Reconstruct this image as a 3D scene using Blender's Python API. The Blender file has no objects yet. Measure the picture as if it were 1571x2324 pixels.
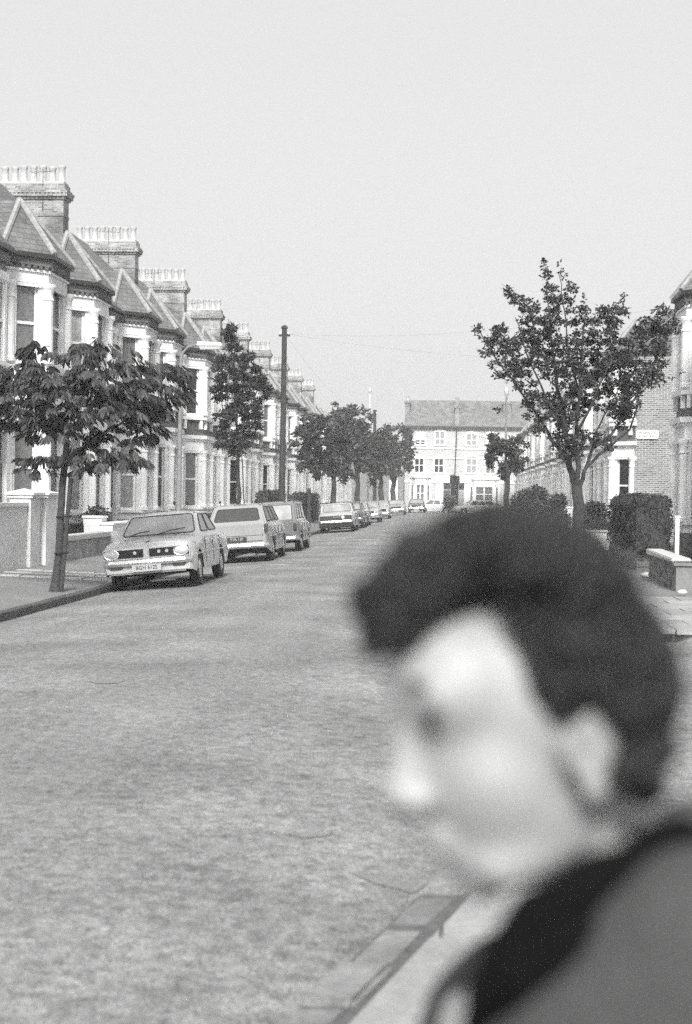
import bpy, bmesh, math, random
from mathutils import Vector, Matrix, Euler
import numpy as np
random.seed(7)
SC = bpy.context.scene
COL = SC.collection
rad = math.radians
# ------------------------------------------------------------------ camera, world, sun
EYE = 1.62
F = 3228.0            # focal length in units of a 1571 x 2324 picture
cam_d = bpy.data.cameras.new('camera')
cam = bpy.data.objects.new('camera', cam_d); COL.objects.link(cam)
cam_d.sensor_fit = 'VERTICAL'; cam_d.sensor_height = 36.0; cam_d.lens = 50.0
cam_d.clip_start = 0.05; cam_d.clip_end = 3000
cam.location = (0, 0, EYE)
CAMR = Matrix.Rotation(rad(4.21), 3, 'Z') @ Matrix.Rotation(rad(90 - 0.68), 3, 'X') @ Matrix.Rotation(rad(0.9), 3, 'Z')
cam.rotation_euler = CAMR.to_euler()
cam_d.dof.use_dof = True; cam_d.dof.focus_distance = 38.0; cam_d.dof.aperture_fstop = 2.8
SC.camera = cam
W = bpy.data.worlds.new('World'); SC.world = W; W.use_nodes = True
nt = W.node_tree; nt.nodes.clear()
sky = nt.nodes.new('ShaderNodeTexSky'); sky.sky_type = 'NISHITA'; sky.sun_disc = False
SUN_EL, SUN_AZ = 40.0, 182.0     # azimuth: degrees from +Y towards -X (sun behind the camera, a little right)
sky.sun_elevation = rad(SUN_EL); sky.sun_rotation = rad(-SUN_AZ)
sky.air_density = 1.0; sky.dust_density = 6.0; sky.ozone_density = 1.0
bw = nt.nodes.new('ShaderNodeRGBToBW')
mp = nt.nodes.new('ShaderNodeMapRange'); mp.clamp = False
mp.inputs['From Min'].default_value = 0; mp.inputs['From Max'].default_value = 10
mp.inputs['To Min'].default_value = 2.02; mp.inputs['To Max'].default_value = 3.6
bg = nt.nodes.new('ShaderNodeBackground'); bg.inputs['Strength'].default_value = 0.1
wo = nt.nodes.new('ShaderNodeOutputWorld')
nt.links.new(sky.outputs[0], bw.inputs[0]); nt.links.new(bw.outputs[0], mp.inputs['Value'])
nt.links.new(mp.outputs[0], bg.inputs['Color']); nt.links.new(bg.outputs[0], wo.inputs[0])
sd = bpy.data.lights.new('sun', 'SUN'); sd.energy = 1.5; sd.angle = rad(14); sd.color = (1, 0.995, 0.985)
so = bpy.data.objects.new('sun', sd); COL.objects.link(so)
dirv = Vector((-math.sin(rad(SUN_AZ)) * math.cos(rad(SUN_EL)), math.cos(rad(SUN_AZ)) * math.cos(rad(SUN_EL)), math.sin(rad(SUN_EL))))
so.rotation_euler = dirv.to_track_quat('Z', 'Y').to_euler(); so.location = (0, 0, 60)
vs = SC.view_settings; vs.view_transform = 'Standard'; vs.look = 'None'; vs.exposure = 1.74; vs.gamma = 1.0
vs.use_curve_mapping = False
SC.render.engine = 'CYCLES'
SC.cycles.use_denoising = False
SC.cycles.use_adaptive_sampling = True; SC.cycles.adaptive_threshold = 0.085; SC.cycles.adaptive_min_samples = 28
SC.cycles.max_bounces = 6; SC.cycles.diffuse_bounces = 3; SC.cycles.glossy_bounces = 3
SC.cycles.volume_bounces = 1; SC.cycles.volume_max_steps = 16
SC.cycles.sample_clamp_indirect = 4.0

def at(px, py, Y):
    """world point at depth plane Y seen at picture position (1571 x 2324 units)"""
    d = CAMR @ Vector(((px - 785.5) / F, -(py - 1162.0) / F, -1.0))
    return Vector((0, 0, EYE)) + d * (Y / d.y)
def gp(px, py, z):
    """point of the horizontal plane z seen at a picture position"""
    d = CAMR @ Vector(((px - 785.5) / F, -(py - 1162.0) / F, -1.0))
    return Vector((0, 0, EYE)) + d * ((z - EYE) / d.z)
def zroad(x):
    x = max(-6.2, min(1.5, x))
    return -0.014 * (x + 2.4) ** 2

# ------------------------------------------------------------------ materials (a monochrome photograph: all greys)
MATS = {}
def mat(name, v, rough=0.8, noise=0.0, nscale=5.0, bump=0.0, bscale=40.0, metal=0.0, coat=0.0, detail=6.0, noise2=0.0, n2scale=0.6, rnd=0.0, spec=0.5):
    if name in MATS: return MATS[name]
    m = bpy.data.materials.new(name); m.use_nodes = True
    n = m.node_tree.nodes; l = m.node_tree.links
    p = n['Principled BSDF']
    p.inputs['Base Color'].default_value = (v, v, v, 1)
    p.inputs['Roughness'].default_value = rough; p.inputs['Metallic'].default_value = metal
    p.inputs['Coat Weight'].default_value = coat
    p.inputs['Specular IOR Level'].default_value = spec
    tc = n.new('ShaderNodeTexCoord')
    cur = None
    def addnoise(amp, sc, prev):
        t = n.new('ShaderNodeTexNoise'); t.inputs['Scale'].default_value = sc; t.inputs['Detail'].default_value = detail
        l.new(tc.outputs['Object'], t.inputs['Vector'])
        mr = n.new('ShaderNodeMapRange'); mr.inputs['From Min'].default_value = 0.25; mr.inputs['From Max'].default_value = 0.75
        mr.inputs['To Min'].default_value = 1 - amp; mr.inputs['To Max'].default_value = 1 + amp
        l.new(t.outputs['Fac'], mr.inputs['Value'])
        return mul(mr.outputs[0], prev)
    def mul(a, prev):
        if prev is None: return a
        q = n.new('ShaderNodeMath'); q.operation = 'MULTIPLY'; l.new(a, q.inputs[0]); l.new(prev, q.inputs[1]); return q.outputs[0]
    if noise: cur = addnoise(noise, nscale, cur)
    if noise2: cur = addnoise(noise2, n2scale, cur)
    if rnd:
        oi = n.new('ShaderNodeObjectInfo'); mr = n.new('ShaderNodeMapRange')
        mr.inputs['To Min'].default_value = 1 - rnd; mr.inputs['To Max'].default_value = 1 + rnd
        l.new(oi.outputs['Random'], mr.inputs['Value']); cur = mul(mr.outputs[0], cur)
    if cur is not None:
        q = n.new('ShaderNodeMath'); q.operation = 'MULTIPLY'; q.inputs[1].default_value = v
        l.new(cur, q.inputs[0]); l.new(q.outputs[0], p.inputs['Base Color'])
    if bump:
        t = n.new('ShaderNodeTexNoise'); t.inputs['Scale'].default_value = bscale; t.inputs['Detail'].default_value = 5
        l.new(tc.outputs['Object'], t.inputs['Vector'])
        b = n.new('ShaderNodeBump'); b.inputs['Strength'].default_value = bump; b.inputs['Distance'].default_value = 0.02
        l.new(t.outputs['Fac'], b.inputs['Height']); l.new(b.outputs[0], p.inputs['Normal'])
    MATS[name] = m
    return m

def brickmat(name, v, mortar, contrast=0.35, dirt=0.25, w=0.235, h=0.077, ms=0.012, low_dark=None):
    if name in MATS: return MATS[name]
    m = bpy.data.materials.new(name); m.use_nodes = True
    n = m.node_tree.nodes; l = m.node_tree.links; p = n['Principled BSDF']; p.inputs['Roughness'].default_value = 0.9
    g = n.new('ShaderNodeNewGeometry'); sp = n.new('ShaderNodeSeparateXYZ'); l.new(g.outputs['Position'], sp.inputs[0])
    sn = n.new('ShaderNodeSeparateXYZ'); l.new(g.outputs['True Normal'], sn.inputs[0])
    ab = n.new('ShaderNodeMath'); ab.operation = 'ABSOLUTE'; l.new(sn.outputs['X'], ab.inputs[0])
    gt = n.new('ShaderNodeMath'); gt.operation = 'GREATER_THAN'; gt.inputs[1].default_value = 0.6; l.new(ab.outputs[0], gt.inputs[0])
    mx = n.new('ShaderNodeMix'); l.new(gt.outputs[0], mx.inputs[0]); l.new(sp.outputs['X'], mx.inputs[2]); l.new(sp.outputs['Y'], mx.inputs[3])
    cb = n.new('ShaderNodeCombineXYZ'); l.new(mx.outputs[0], cb.inputs['X']); l.new(sp.outputs['Z'], cb.inputs['Y'])
    br = n.new('ShaderNodeTexBrick'); l.new(cb.outputs[0], br.inputs['Vector'])
    br.inputs['Scale'].default_value = 1.0; br.inputs['Brick Width'].default_value = w; br.inputs['Row Height'].default_value = h
    br.inputs['Mortar Size'].default_value = ms; br.inputs['Mortar Smooth'].default_value = 0.3
    a, b = v * (1 - contrast), v * (1 + contrast)
    br.inputs['Color1'].default_value = (a, a, a, 1); br.inputs['Color2'].default_value = (b, b, b, 1)
    br.inputs['Mortar'].default_value = (mortar, mortar, mortar, 1)
    t = n.new('ShaderNodeTexNoise'); t.inputs['Scale'].default_value = 1.3; t.inputs['Detail'].default_value = 6
    l.new(g.outputs['Position'], t.inputs['Vector'])
    mr = n.new('ShaderNodeMapRange'); mr.inputs['From Min'].default_value = .3; mr.inputs['From Max'].default_value = .7
    mr.inputs['To Min'].default_value = 1 - dirt; mr.inputs['To Max'].default_value = 1 + dirt; l.new(t.outputs['Fac'], mr.inputs['Value'])
    q = n.new('ShaderNodeMath'); q.operation = 'MULTIPLY'; l.new(br.outputs['Color'], q.inputs[0]); l.new(mr.outputs[0], q.inputs[1])
    out = q.outputs[0]
    if low_dark:      # darker below a given height, ragged edge
        z0, z1, amt = low_dark
        ad = n.new('ShaderNodeMath'); ad.operation = 'MULTIPLY_ADD'; ad.inputs[1].default_value = 1.2; l.new(t.outputs['Fac'], ad.inputs[0]); l.new(sp.outputs['Z'], ad.inputs[2])
        r2 = n.new('ShaderNodeMapRange'); r2.inputs['From Min'].default_value = z0 + .6; r2.inputs['From Max'].default_value = z1 + .6
        r2.inputs['To Min'].default_value = amt; r2.inputs['To Max'].default_value = 1.0; l.new(ad.outputs[0], r2.inputs['Value'])
        q2 = n.new('ShaderNodeMath'); q2.operation = 'MULTIPLY'; l.new(out, q2.inputs[0]); l.new(r2.outputs[0], q2.inputs[1]); out = q2.outputs[0]
    l.new(out, p.inputs['Base Color'])
    bp = n.new('ShaderNodeBump'); bp.inputs['Strength'].default_value = .5; bp.inputs['Distance'].default_value = .01; bp.invert = True
    l.new(br.outputs['Fac'], bp.inputs['Height']); l.new(bp.outputs[0], p.inputs['Normal'])
    MATS[name] = m
    return m

def slatemat(name, v):
    if name in MATS: return MATS[name]
    m = bpy.data.materials.new(name); m.use_nodes = True
    n = m.node_tree.nodes; l = m.node_tree.links; p = n['Principled BSDF']; p.inputs['Roughness'].default_value = 0.75
    g = n.new('ShaderNodeNewGeometry'); sp = n.new('ShaderNodeSeparateXYZ'); l.new(g.outputs['Position'], sp.inputs[0])
    ad = n.new('ShaderNodeMath'); ad.operation = 'ADD'; l.new(sp.outputs['X'], ad.inputs[0]); l.new(sp.outputs['Y'], ad.inputs[1])
    cb = n.new('ShaderNodeCombineXYZ'); l.new(ad.outputs[0], cb.inputs['X']); l.new(sp.outputs['Z'], cb.inputs['Y'])
    br = n.new('ShaderNodeTexBrick'); l.new(cb.outputs[0], br.inputs['Vector'])
    br.inputs['Scale'].default_value = 1.0; br.inputs['Brick Width'].default_value = .26; br.inputs['Row Height'].default_value = .15
    br.inputs['Mortar Size'].default_value = .008
    br.inputs['Color1'].default_value = (v * .85,) * 3 + (1,); br.inputs['Color2'].default_value = (v * 1.2,) * 3 + (1,)
    br.inputs['Mortar'].default_value = (v * .5,) * 3 + (1,)
    t = n.new('ShaderNodeTexNoise'); t.inputs['Scale'].default_value = 1.1; t.inputs['Detail'].default_value = 8; t.inputs['Roughness'].default_value = .7
    l.new(g.outputs['Position'], t.inputs['Vector'])
    mr = n.new('ShaderNodeMapRange'); mr.inputs['From Min'].default_value = .3; mr.inputs['From Max'].default_value = .7
    mr.inputs['To Min'].default_value = .6; mr.inputs['To Max'].default_value = 1.5; l.new(t.outputs['Fac'], mr.inputs['Value'])
    q = n.new('ShaderNodeMath'); q.operation = 'MULTIPLY'; l.new(br.outputs['Color'], q.inputs[0]); l.new(mr.outputs[0], q.inputs[1])
    l.new(q.outputs[0], p.inputs['Base Color'])
    bp = n.new('ShaderNodeBump'); bp.inputs['Strength'].default_value = .6; bp.inputs['Distance'].default_value = .015; bp.invert = True
    l.new(br.outputs['Fac'], bp.inputs['Height']); l.new(bp.outputs[0], p.inputs['Normal'])
    MATS[name] = m
    return m

def roadmat():
    m = bpy.data.materials.new('worn_asphalt'); m.use_nodes = True
    n = m.node_tree.nodes; l = m.node_tree.links; p = n['Principled BSDF']; p.inputs['Roughness'].default_value = 0.92
    p.inputs['Specular IOR Level'].default_value = .25
    g = n.new('ShaderNodeNewGeometry')
    def noise(sc, det, lo, hi, fmin=.3, fmax=.7, vec=None, r=.5):
        t = n.new('ShaderNodeTexNoise'); t.inputs['Scale'].default_value = sc; t.inputs['Detail'].default_value = det; t.inputs['Roughness'].default_value = r
        l.new(vec or g.outputs['Position'], t.inputs['Vector'])
        mr = n.new('ShaderNodeMapRange'); mr.inputs['From Min'].default_value = fmin; mr.inputs['From Max'].default_value = fmax
        mr.inputs['To Min'].default_value = lo; mr.inputs['To Max'].default_value = hi; l.new(t.outputs['Fac'], mr.inputs['Value'])
        return mr.outputs[0], t.outputs['Fac']
    def mul(a, b):
        q = n.new('ShaderNodeMath'); q.operation = 'MULTIPLY'; l.new(a, q.inputs[0]); l.new(b, q.inputs[1]); return q.outputs[0]
    a, _ = noise(75, 3, .50, 1.42, .3, .7)                   # stone chips
    b, _ = noise(13.0, 6, .50, 1.36, r=.7)                  # blotches
    c, _ = noise(.55, 5, .72, 1.16)                          # broad wear
    mpn = n.new('ShaderNodeMapping'); mpn.inputs['Scale'].default_value = (1.6, .07, 1); l.new(g.outputs['Position'], mpn.inputs['Vector'])
    d, _ = noise(1.0, 5, .88, 1.09, vec=mpn.outputs[0])     # wheel tracks along the street
    e, _ = noise(2.2, 7, .62, 1.0, .30, .40, r=.7)                # darker patches of tar
    mp2 = n.new('ShaderNodeMapping'); mp2.inputs['Scale'].default_value = (.5, 2.2, 1); l.new(g.outputs['Position'], mp2.inputs['Vector'])
    f, _ = noise(1.3, 6, .78, 1.0, .28, .37, vec=mp2.outputs[0], r=.6)
    x = mul(mul(mul(a, b), mul(c, d)), mul(e, f))
    q = n.new('ShaderNodeMath'); q.operation = 'MULTIPLY'; q.inputs[1].default_value = ROADV; l.new(x, q.inputs[0]); l.new(q.outputs[0], p.inputs['Base Color'])
    _, h = noise(60, 4, 0, 1)
    bp = n.new('ShaderNodeBump'); bp.inputs['Strength'].default_value = .8; bp.inputs['Distance'].default_value = .012
    l.new(h, bp.inputs['Height']); l.new(bp.outputs[0], p.inputs['Normal'])
    return m
ROADV = 0.26
HAZE = 0.0011
M_road = roadmat()
M_white = mat('white_masonry_paint', .78, .7, .10, 2.0, .08, 30, noise2=.12, n2scale=.9)
M_white2 = mat('aged_cream_paint', .68, .75, .14, 3.0, .08, 30, noise2=.15, n2scale=.8)
M_render = mat('white_render_wall', .62, .85, .12, 6, .5, 60, noise2=.14, n2scale=1.2)
M_dirtyrender = mat('streaked_grey_render', .26, .9, .3, 5, .5, 50, noise2=.3, n2scale=1.5)
M_brick = brickmat('stock_brick', .17, .30)
M_brickflank = brickmat('flank_brick', .17, .42, .4, .15, ms=.016)
M_brickdark = brickmat('sooty_and_shaded_brick', .085, .14, .4, .3)
M_stack = brickmat('chimney_brick', .25, .40, .4, .3, low_dark=(10.5, 11.4, .33))
M_slate = slatemat('roof_slate', .13)
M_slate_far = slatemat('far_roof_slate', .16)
M_hip = mat('pale_hip_mortar', .30, .9, .3, 9, .4, 30)
M_gutter = mat('black_gutter_paint', .028, .5)
M_pot = mat('buff_clay_pot', .5, .8, .15, 6)
M_glass = mat('dark_window_glass', .02, .08, spec=.5)
M_glass2 = mat('curtained_window', .30, .25, .35, 9, coat=.5)
M_glass3 = mat('net_curtain_window', .14, .2, .3, 12, coat=.5)
M_frame = mat('white_sash_paint', .8, .5)
M_door = mat('dark_door_paint', .05, .35, .2, 5)
M_kerb = mat('granite_kerb', .21, .85, .25, 25, .5, 60, rnd=.25, noise2=.3, n2scale=4)
M_kerbdark = mat('dark_kerb_stone', .07, .9, .3, 12, .4, 50, rnd=.2)  # darker tone for the left kerb stones
M_slab = mat('paving_slab_concrete', .30, .88, .15, 30, .4, 70, rnd=.16, noise2=.15, n2scale=3)
M_pave = mat('pavement_tarmac', .19, .92, .3, 40, .5, 80, noise2=.22, n2scale=.9)
M_ground = mat('ground_earth', .16, .95, .3, 3)
M_coping = mat('pale_stone_coping', .48, .85, .2, 12, .4, 40)
M_bark = mat('tree_bark', .045, .95, .4, 14, .8, 25)
M_leafbig = mat('broad_dark_leaf', .040, .55, .55, 3.5, noise2=.3, n2scale=14)
M_leaf = mat('small_dark_leaf', .038, .6, .5, 4.0, noise2=.3, n2scale=18)
M_leafmid = mat('mid_green_leaf', .055, .6, .5, 3.0, noise2=.3, n2scale=12)
M_hedge = mat('privet_leaf', .030, .6, .5, 6.0, noise2=.3, n2scale=20)
M_pole = mat('creosoted_pole', .040, .9, .25, 6, .4, 20)
M_concrete = mat('lamp_column_concrete', .22, .9, .2, 12, .3, 50)
M_metal = mat('dull_metal', .3, .4, metal=.8)
M_chrome = mat('chrome', .85, .28, metal=1.0)
M_tyre = mat('tyre_rubber', .018, .85)
M_black = mat('black_underside', .012, .8)
M_lens = mat('headlamp_glass', .55, .12, coat=.8)
M_tail = mat('tail_lamp_lens', .05, .2, coat=.6)
M_plate = mat('number_plate', .48, .5)
M_text = mat('black_lettering', .02, .6)
M_carglass = mat('car_glass', .05, .06, spec=.7)
M_screen = mat('painted_sky_reflection', .33, .12, .35, 2.2, coat=.7)  # pale blotchy base colour paints a sky reflection into the car glass
M_skin = mat('skin', .35, .55, .05, 20)
M_hair = mat('dark_hair', .009, .45, .5, 30, .9, 90, spec=.5)
M_coat = mat('grey_wool_coat', .065, .95, .2, 80, .5, 200)
M_collar = mat('black_knit_scarf', .006, .95, .3, 60, .5, 150, spec=.1)
M_endwall = mat('weathered_pale_render', .20, .9, .15, 8, .4, 50, noise2=.15, n2scale=2)
def paint(name, v): return mat(name, v, .32, .05, 3, coat=.6)

# ------------------------------------------------------------------ mesh helper
class MB:
    def __init__(s): s.v = []; s.f = []; s.m = []
    def add(s, vs, fs, mi=0):
        o = len(s.v); s.v += [tuple(a) for a in vs]; s.f += [tuple(o + i for i in f) for f in fs]; s.m += [mi] * len(fs)
    def box(s, x0, x1, y0, y1, z0, z1, mi=0):
        if x0 > x1: x0, x1 = x1, x0
        if y0 > y1: y0, y1 = y1, y0
        s.add([(x0, y0, z0), (x1, y0, z0), (x1, y1, z0), (x0, y1, z0), (x0, y0, z1), (x1, y0, z1), (x1, y1, z1), (x0, y1, z1)],
              [(0, 3, 2, 1), (4, 5, 6, 7), (0, 1, 5, 4), (1, 2, 6, 5), (2, 3, 7, 6), (3, 0, 4, 7)], mi)
    def obox(s, o, u, n, s0, s1, t0, t1, z0, z1, mi=0):
        """box in a frame: along u from s0..s1, along n from t0..t1, vertical z0..z1"""
        P = lambda a, b, z: (o[0] + u[0] * a + n[0] * b, o[1] + u[1] * a + n[1] * b, z)
        vs = [P(s0, t0, z0), P(s1, t0, z0), P(s1, t1, z0), P(s0, t1, z0), P(s0, t0, z1), P(s1, t0, z1), P(s1, t1, z1), P(s0, t1, z1)]
        s.add(vs, [(0, 3, 2, 1), (4, 5, 6, 7), (0, 1, 5, 4), (1, 2, 6, 5), (2, 3, 7, 6), (3, 0, 4, 7)], mi)
    def prism(s, poly, z0, z1, mi=0):
        n = len(poly)
        s.add([(x, y, z0) for x, y in poly] + [(x, y, z1) for x, y in poly],
              [tuple(range(n))[::-1], tuple(range(n, 2 * n))] + [(i, (i + 1) % n, n + (i + 1) % n, n + i) for i in range(n)], mi)
    def lathe(s, c, prof, n=12, mi=0, axis='z'):
        vs = []
        for r, z in prof:
            for k in range(n):
                a = 2 * math.pi * k / n
                if axis == 'z': vs.append((c[0] + r * math.cos(a), c[1] + r * math.sin(a), c[2] + z))
                elif axis == 'x': vs.append((c[0] + z, c[1] + r * math.cos(a), c[2] + r * math.sin(a)))
                else: vs.append((c[0] + r * math.cos(a), c[1] + z, c[2] + r * math.sin(a)))
        fs = []
        for i in range(len(prof) - 1):
            for k in range(n):
                fs.append((i * n + k, i * n + (k + 1) % n, (i + 1) * n + (k + 1) % n, (i + 1) * n + k))
        fs.append(tuple(range(n))[::-1]); fs.append(tuple(range((len(prof) - 1) * n, len(prof) * n)))
        s.add(vs, fs, mi)
    def tube(s, pts, rads, n=8, mi=0):
        pts = [Vector(p) for p in pts]
        if not hasattr(rads, '__len__'): rads = [rads] * len(pts)
        vs = []; prev = None
        for i, p in enumerate(pts):
            d = (pts[min(i + 1, len(pts) - 1)] - pts[max(i - 1, 0)]).normalized()
            if prev is None:
                a = d.orthogonal().normalized()
            else:
                a = (prev - d * prev.dot(d)).normalized()
            prev = a; b = d.cross(a)
            for k in range(n):
                t = 2 * math.pi * k / n
                vs.append(p + (a * math.cos(t) + b * math.sin(t)) * rads[i])
        fs = [(i * n + k, i * n + (k + 1) % n, (i + 1) * n + (k + 1) % n, (i + 1) * n + k) for i in range(len(pts) - 1) for k in range(n)]
        fs.append(tuple(range(n))[::-1]); fs.append(tuple(range((len(pts) - 1) * n, len(pts) * n)))
        s.add(vs, fs, mi)
    def mesh(s, name, mats, smooth=None):
        me = bpy.data.meshes.new(name); me.from_pydata(s.v, [], s.f)
        if not isinstance(mats, (list, tuple)): mats = [mats]
        for m in mats: me.materials.append(m)
        if len(mats) > 1: me.polygons.foreach_set('material_index', s.m)
        me.update()
        bm = bmesh.new(); bm.from_mesh(me); bmesh.ops.recalc_face_normals(bm, faces=bm.faces); bm.to_mesh(me); bm.free()
        if smooth is not None:
            me.polygons.foreach_set('use_smooth', [True] * len(me.polygons)); me.set_sharp_from_angle(angle=rad(smooth))
        return me
    def build(s, name, mats, parent=None, smooth=None):
        return obj(name, s.mesh(name, mats, smooth), parent)
def obj(name, me, parent=None, loc=None):
    o = bpy.data.objects.new(name, me); COL.objects.link(o)
    if parent is not None: o.parent = parent
    if loc is not None: o.location = loc
    return o
def tag(o, label=None, cat=None, group=None, kind=None):
    if label: o['label'] = label
    if cat: o['category'] = cat
    if group: o['group'] = group
    if kind: o['kind'] = kind
    return o
def thing(name, label, cat, loc=(0, 0, 0), rz=0.0, group=None):
    o = bpy.data.objects.new(name, None); COL.objects.link(o); o.location = loc; o.rotation_euler = (0, 0, rz)
    o.empty_display_size = .3
    return tag(o, label, cat, group)
def copy_tree(o, parent=None):
    c = o.copy(); COL.objects.link(c)
    if parent is not None: c.parent = parent
    for ch in CH.get(o.name, None) or [x for x in o.children]: copy_tree(ch, c)
    return c
CH = {}
# ================================================================== ground, road, pavements
mb = MB(); mb.add([(-330, -330, -.45), (330, -330, -.45), (330, 380, -.45), (-330, 380, -.45)], [(0, 1, 2, 3)])
tag(mb.build('ground', M_ground), kind='structure')
KL, KR = -6.1, 1.3
mb = MB()
xs = [KL + (KR - KL) * i / 16 for i in range(17)] + [2.5, 6, 14, 40, 90]
ys = [-30 + 5 * i for i in range(36)] + [152, 158]
ys = sorted(set([y for y in ys if y <= 158]))
nx = len(xs)
vs = [(x, y, zroad(x) - (0.0 if x <= KR else 0.0)) for y in ys for x in xs]
fs = [(j * nx + i, j * nx + i + 1, (j + 1) * nx + i + 1, (j + 1) * nx + i) for j in range(len(ys) - 1) for i in range(nx - 1)]
mb.add(vs, fs)
# cross street at the far end
zc = zroad(KR)
tag(mb.build('road', M_road, smooth=40), kind='structure')
mb = MB(); mb.add([(-90, 149.2, zc + .004), (KL, 149.2, zc + .004), (KL, 158, zc + .004), (-90, 158, zc + .004)], [(0, 1, 2, 3)])
tag(mb.build('cross_street', M_road), kind='structure')
ZP = -.07          # kerb top
# left pavement (kerb stones are separate)
mb = MB()
mb.add([(KL - .15, -30, ZP - .004), (KL - .15, 149, ZP - .004), (-8.8, 149, .0), (-8.8, -30, .0)], [(0, 1, 2, 3)])
mb.add([(-8.8, -30, .0), (-8.8, 149, .0), (-22, 149, .0), (-22, -30, .0)], [(0, 1, 2, 3)])
mb.add([(KL - .15, 149, ZP - .004), (KL - .15, 149, -.4), (-22, 149, -.4), (-22, 149, 0), (-8.8, 149, 0)], [(0, 1, 2, 3, 4)])
tag(mb.build('pavement', M_pave), kind='structure')
# pale flagstone strips laid across the left pavement (vehicle crossing)
fs_ = thing('paving', None, None); fs_['kind'] = 'structure'
for (y0, y1, x0, x1) in ((26.35, 26.6, -8.7, -6.3), (27.35, 27.55, -8.75, -6.3), (28.2, 28.4, -8.75, -6.6)):
    for k in range(4):
        a = x0 + (x1 - x0) * k / 4; b = x0 + (x1 - x0) * (k + 1) / 4 - .015
        zz = ZP + (a + 6.25) / (-2.55) * .07
        mb = MB(); mb.box(a, b, y0, y1, -.1, zz + .012); mb.build('flagstone', M_coping, fs_)
for k, (x, y) in enumerate(((-7.4, 20.6), (-7.95, 20.9), (-8.5, 20.5))):
    mb = MB(); mb.box(x - .26, x + .26, y - .5, y + .5, -.1, ZP + .055 + (-x - 7.4) * .02)
    mb.build('flagstone', M_coping, fs_)
# kerb stones left: one stone = one mesh, shared
def stone_mesh(l, w, h):
    b = MB(); b.box(-w / 2, w / 2, -l / 2, l / 2, -h, 0)
    me = b.mesh('kerb_stone', M_kerbdark)
    bm = bmesh.new(); bm.from_mesh(me); bmesh.ops.bevel(bm, geom=bm.edges[:], offset=.012, segments=1, affect='EDGES'); bm.to_mesh(me); bm.free()
    return me
KERBS = []
sm = stone_mesh(.905, .15, .35)
kl = thing('kerb', None, None); kl['kind'] = 'structure'
for i in range(190):
    y = -22 + .915 * i
    if y > 149: break
    obj('kerb_stone', sm, kl, (KL - .075 + random.uniform(-.006, .006), y, ZP + random.uniform(-.006, .006)))
smr = sm.copy(); smr.materials.clear(); smr.materials.append(M_kerb)
# right pavement B beyond the near side road (rounded corner), C beyond Warwick Road
def rounded(x0, y0, x1, y1, r, n=8):   # corner (x0,y0) rounded
    pts = []
    for k in range(n + 1):
        a = math.pi + math.pi / 2 * k / n
        pts.append((x0 + r + r * math.cos(a), y0 + r + r * math.sin(a)))
    return pts + [(x1, y0), (x1, y1), (x0, y1)]
def rounded2(x0, y0, x1, y1, r, n=8):  # both left corners rounded
    pts = []
    for k in range(n + 1):
        a = math.pi + math.pi / 2 * k / n
        pts.append((x0 + r + r * math.cos(a), y0 + r + r * math.sin(a)))
    pts += [(x1, y0), (x1, y1)]
    for k in range(n + 1):
        a = math.pi / 2 + math.pi / 2 * k / n
        pts.append((x0 + r + r * math.cos(a), y1 - r + r * math.sin(a)))
    return pts
def kerbline(pts, mesh, z, parent, step=.915):
    L = 0; 
    for i in range(len(pts) - 1):
        a = Vector(pts[i]); b = Vector(pts[i + 1]); d = (b - a).length
        while L < d:
            p = a + (b - a) * (L / d); u = (b - a).normalized()
            o = obj('kerb_stone', mesh, parent, (p.x, p.y, z + random.uniform(-.005, .005))); o.rotation_euler = (0, 0, math.atan2(u.y, u.x) - math.pi / 2 + random.uniform(-.01, .01))
            L += step
        L -= d
for nm, args in (('pavement', (KR, 18.3, 40, 45.5, 3.2)), ('pavement', (KR, 53.0, 40, 147.5, 3.0))):
    P = rounded2(*args); mb = MB(); mb.prism(P, -.4, ZP + .02 - .004)
    tag(mb.build(nm, M_pave), kind='structure')
    kp = thing('kerb', None, None); kp['kind'] = 'structure'
    inner = rounded2(args[0] + .0, args[1], args[2], args[3], args[4])
    n = 9
    cor1 = inner[:n]; cor2 = inner[n + 2:]
    line = [(40, args[1])] + cor1[::-1]
    far = min(args[3], 105)
    side = [(args[0], y) for y in (args[1] + 3.2, args[3] - 3.2)]
    kerbline([(15, args[1])] + cor1[::-1] + cor2[::-1][:1] , smr, ZP + .024, kp)
    kerbline(cor2[::-1] + [(15, args[3])], smr, ZP + .024, kp)
# slabs at the right edge on pavement B
slab_me = None
def slab(poly, z, name='paving_slab', parent=None, m=None):
    b = MB(); b.prism(poly, z - .06, z); return b.build(name, m or M_slab, parent)
pslabs = thing('paving', None, None); pslabs['kind'] = 'structure'
y = 18.5
for r_, hgt in enumerate((.9, .6, .9, .75, .6, .9, .75, .9)):
    for k in range(9):
        x = 2.3 + .62 * k + (.3 if r_ % 2 else 0)
        slab([(x, y), (x + .60, y), (x + .60, y + hgt - .02), (x, y + hgt - .02)], ZP + .03 + random.uniform(-.004, .004), parent=pslabs)
    y += hgt
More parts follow.
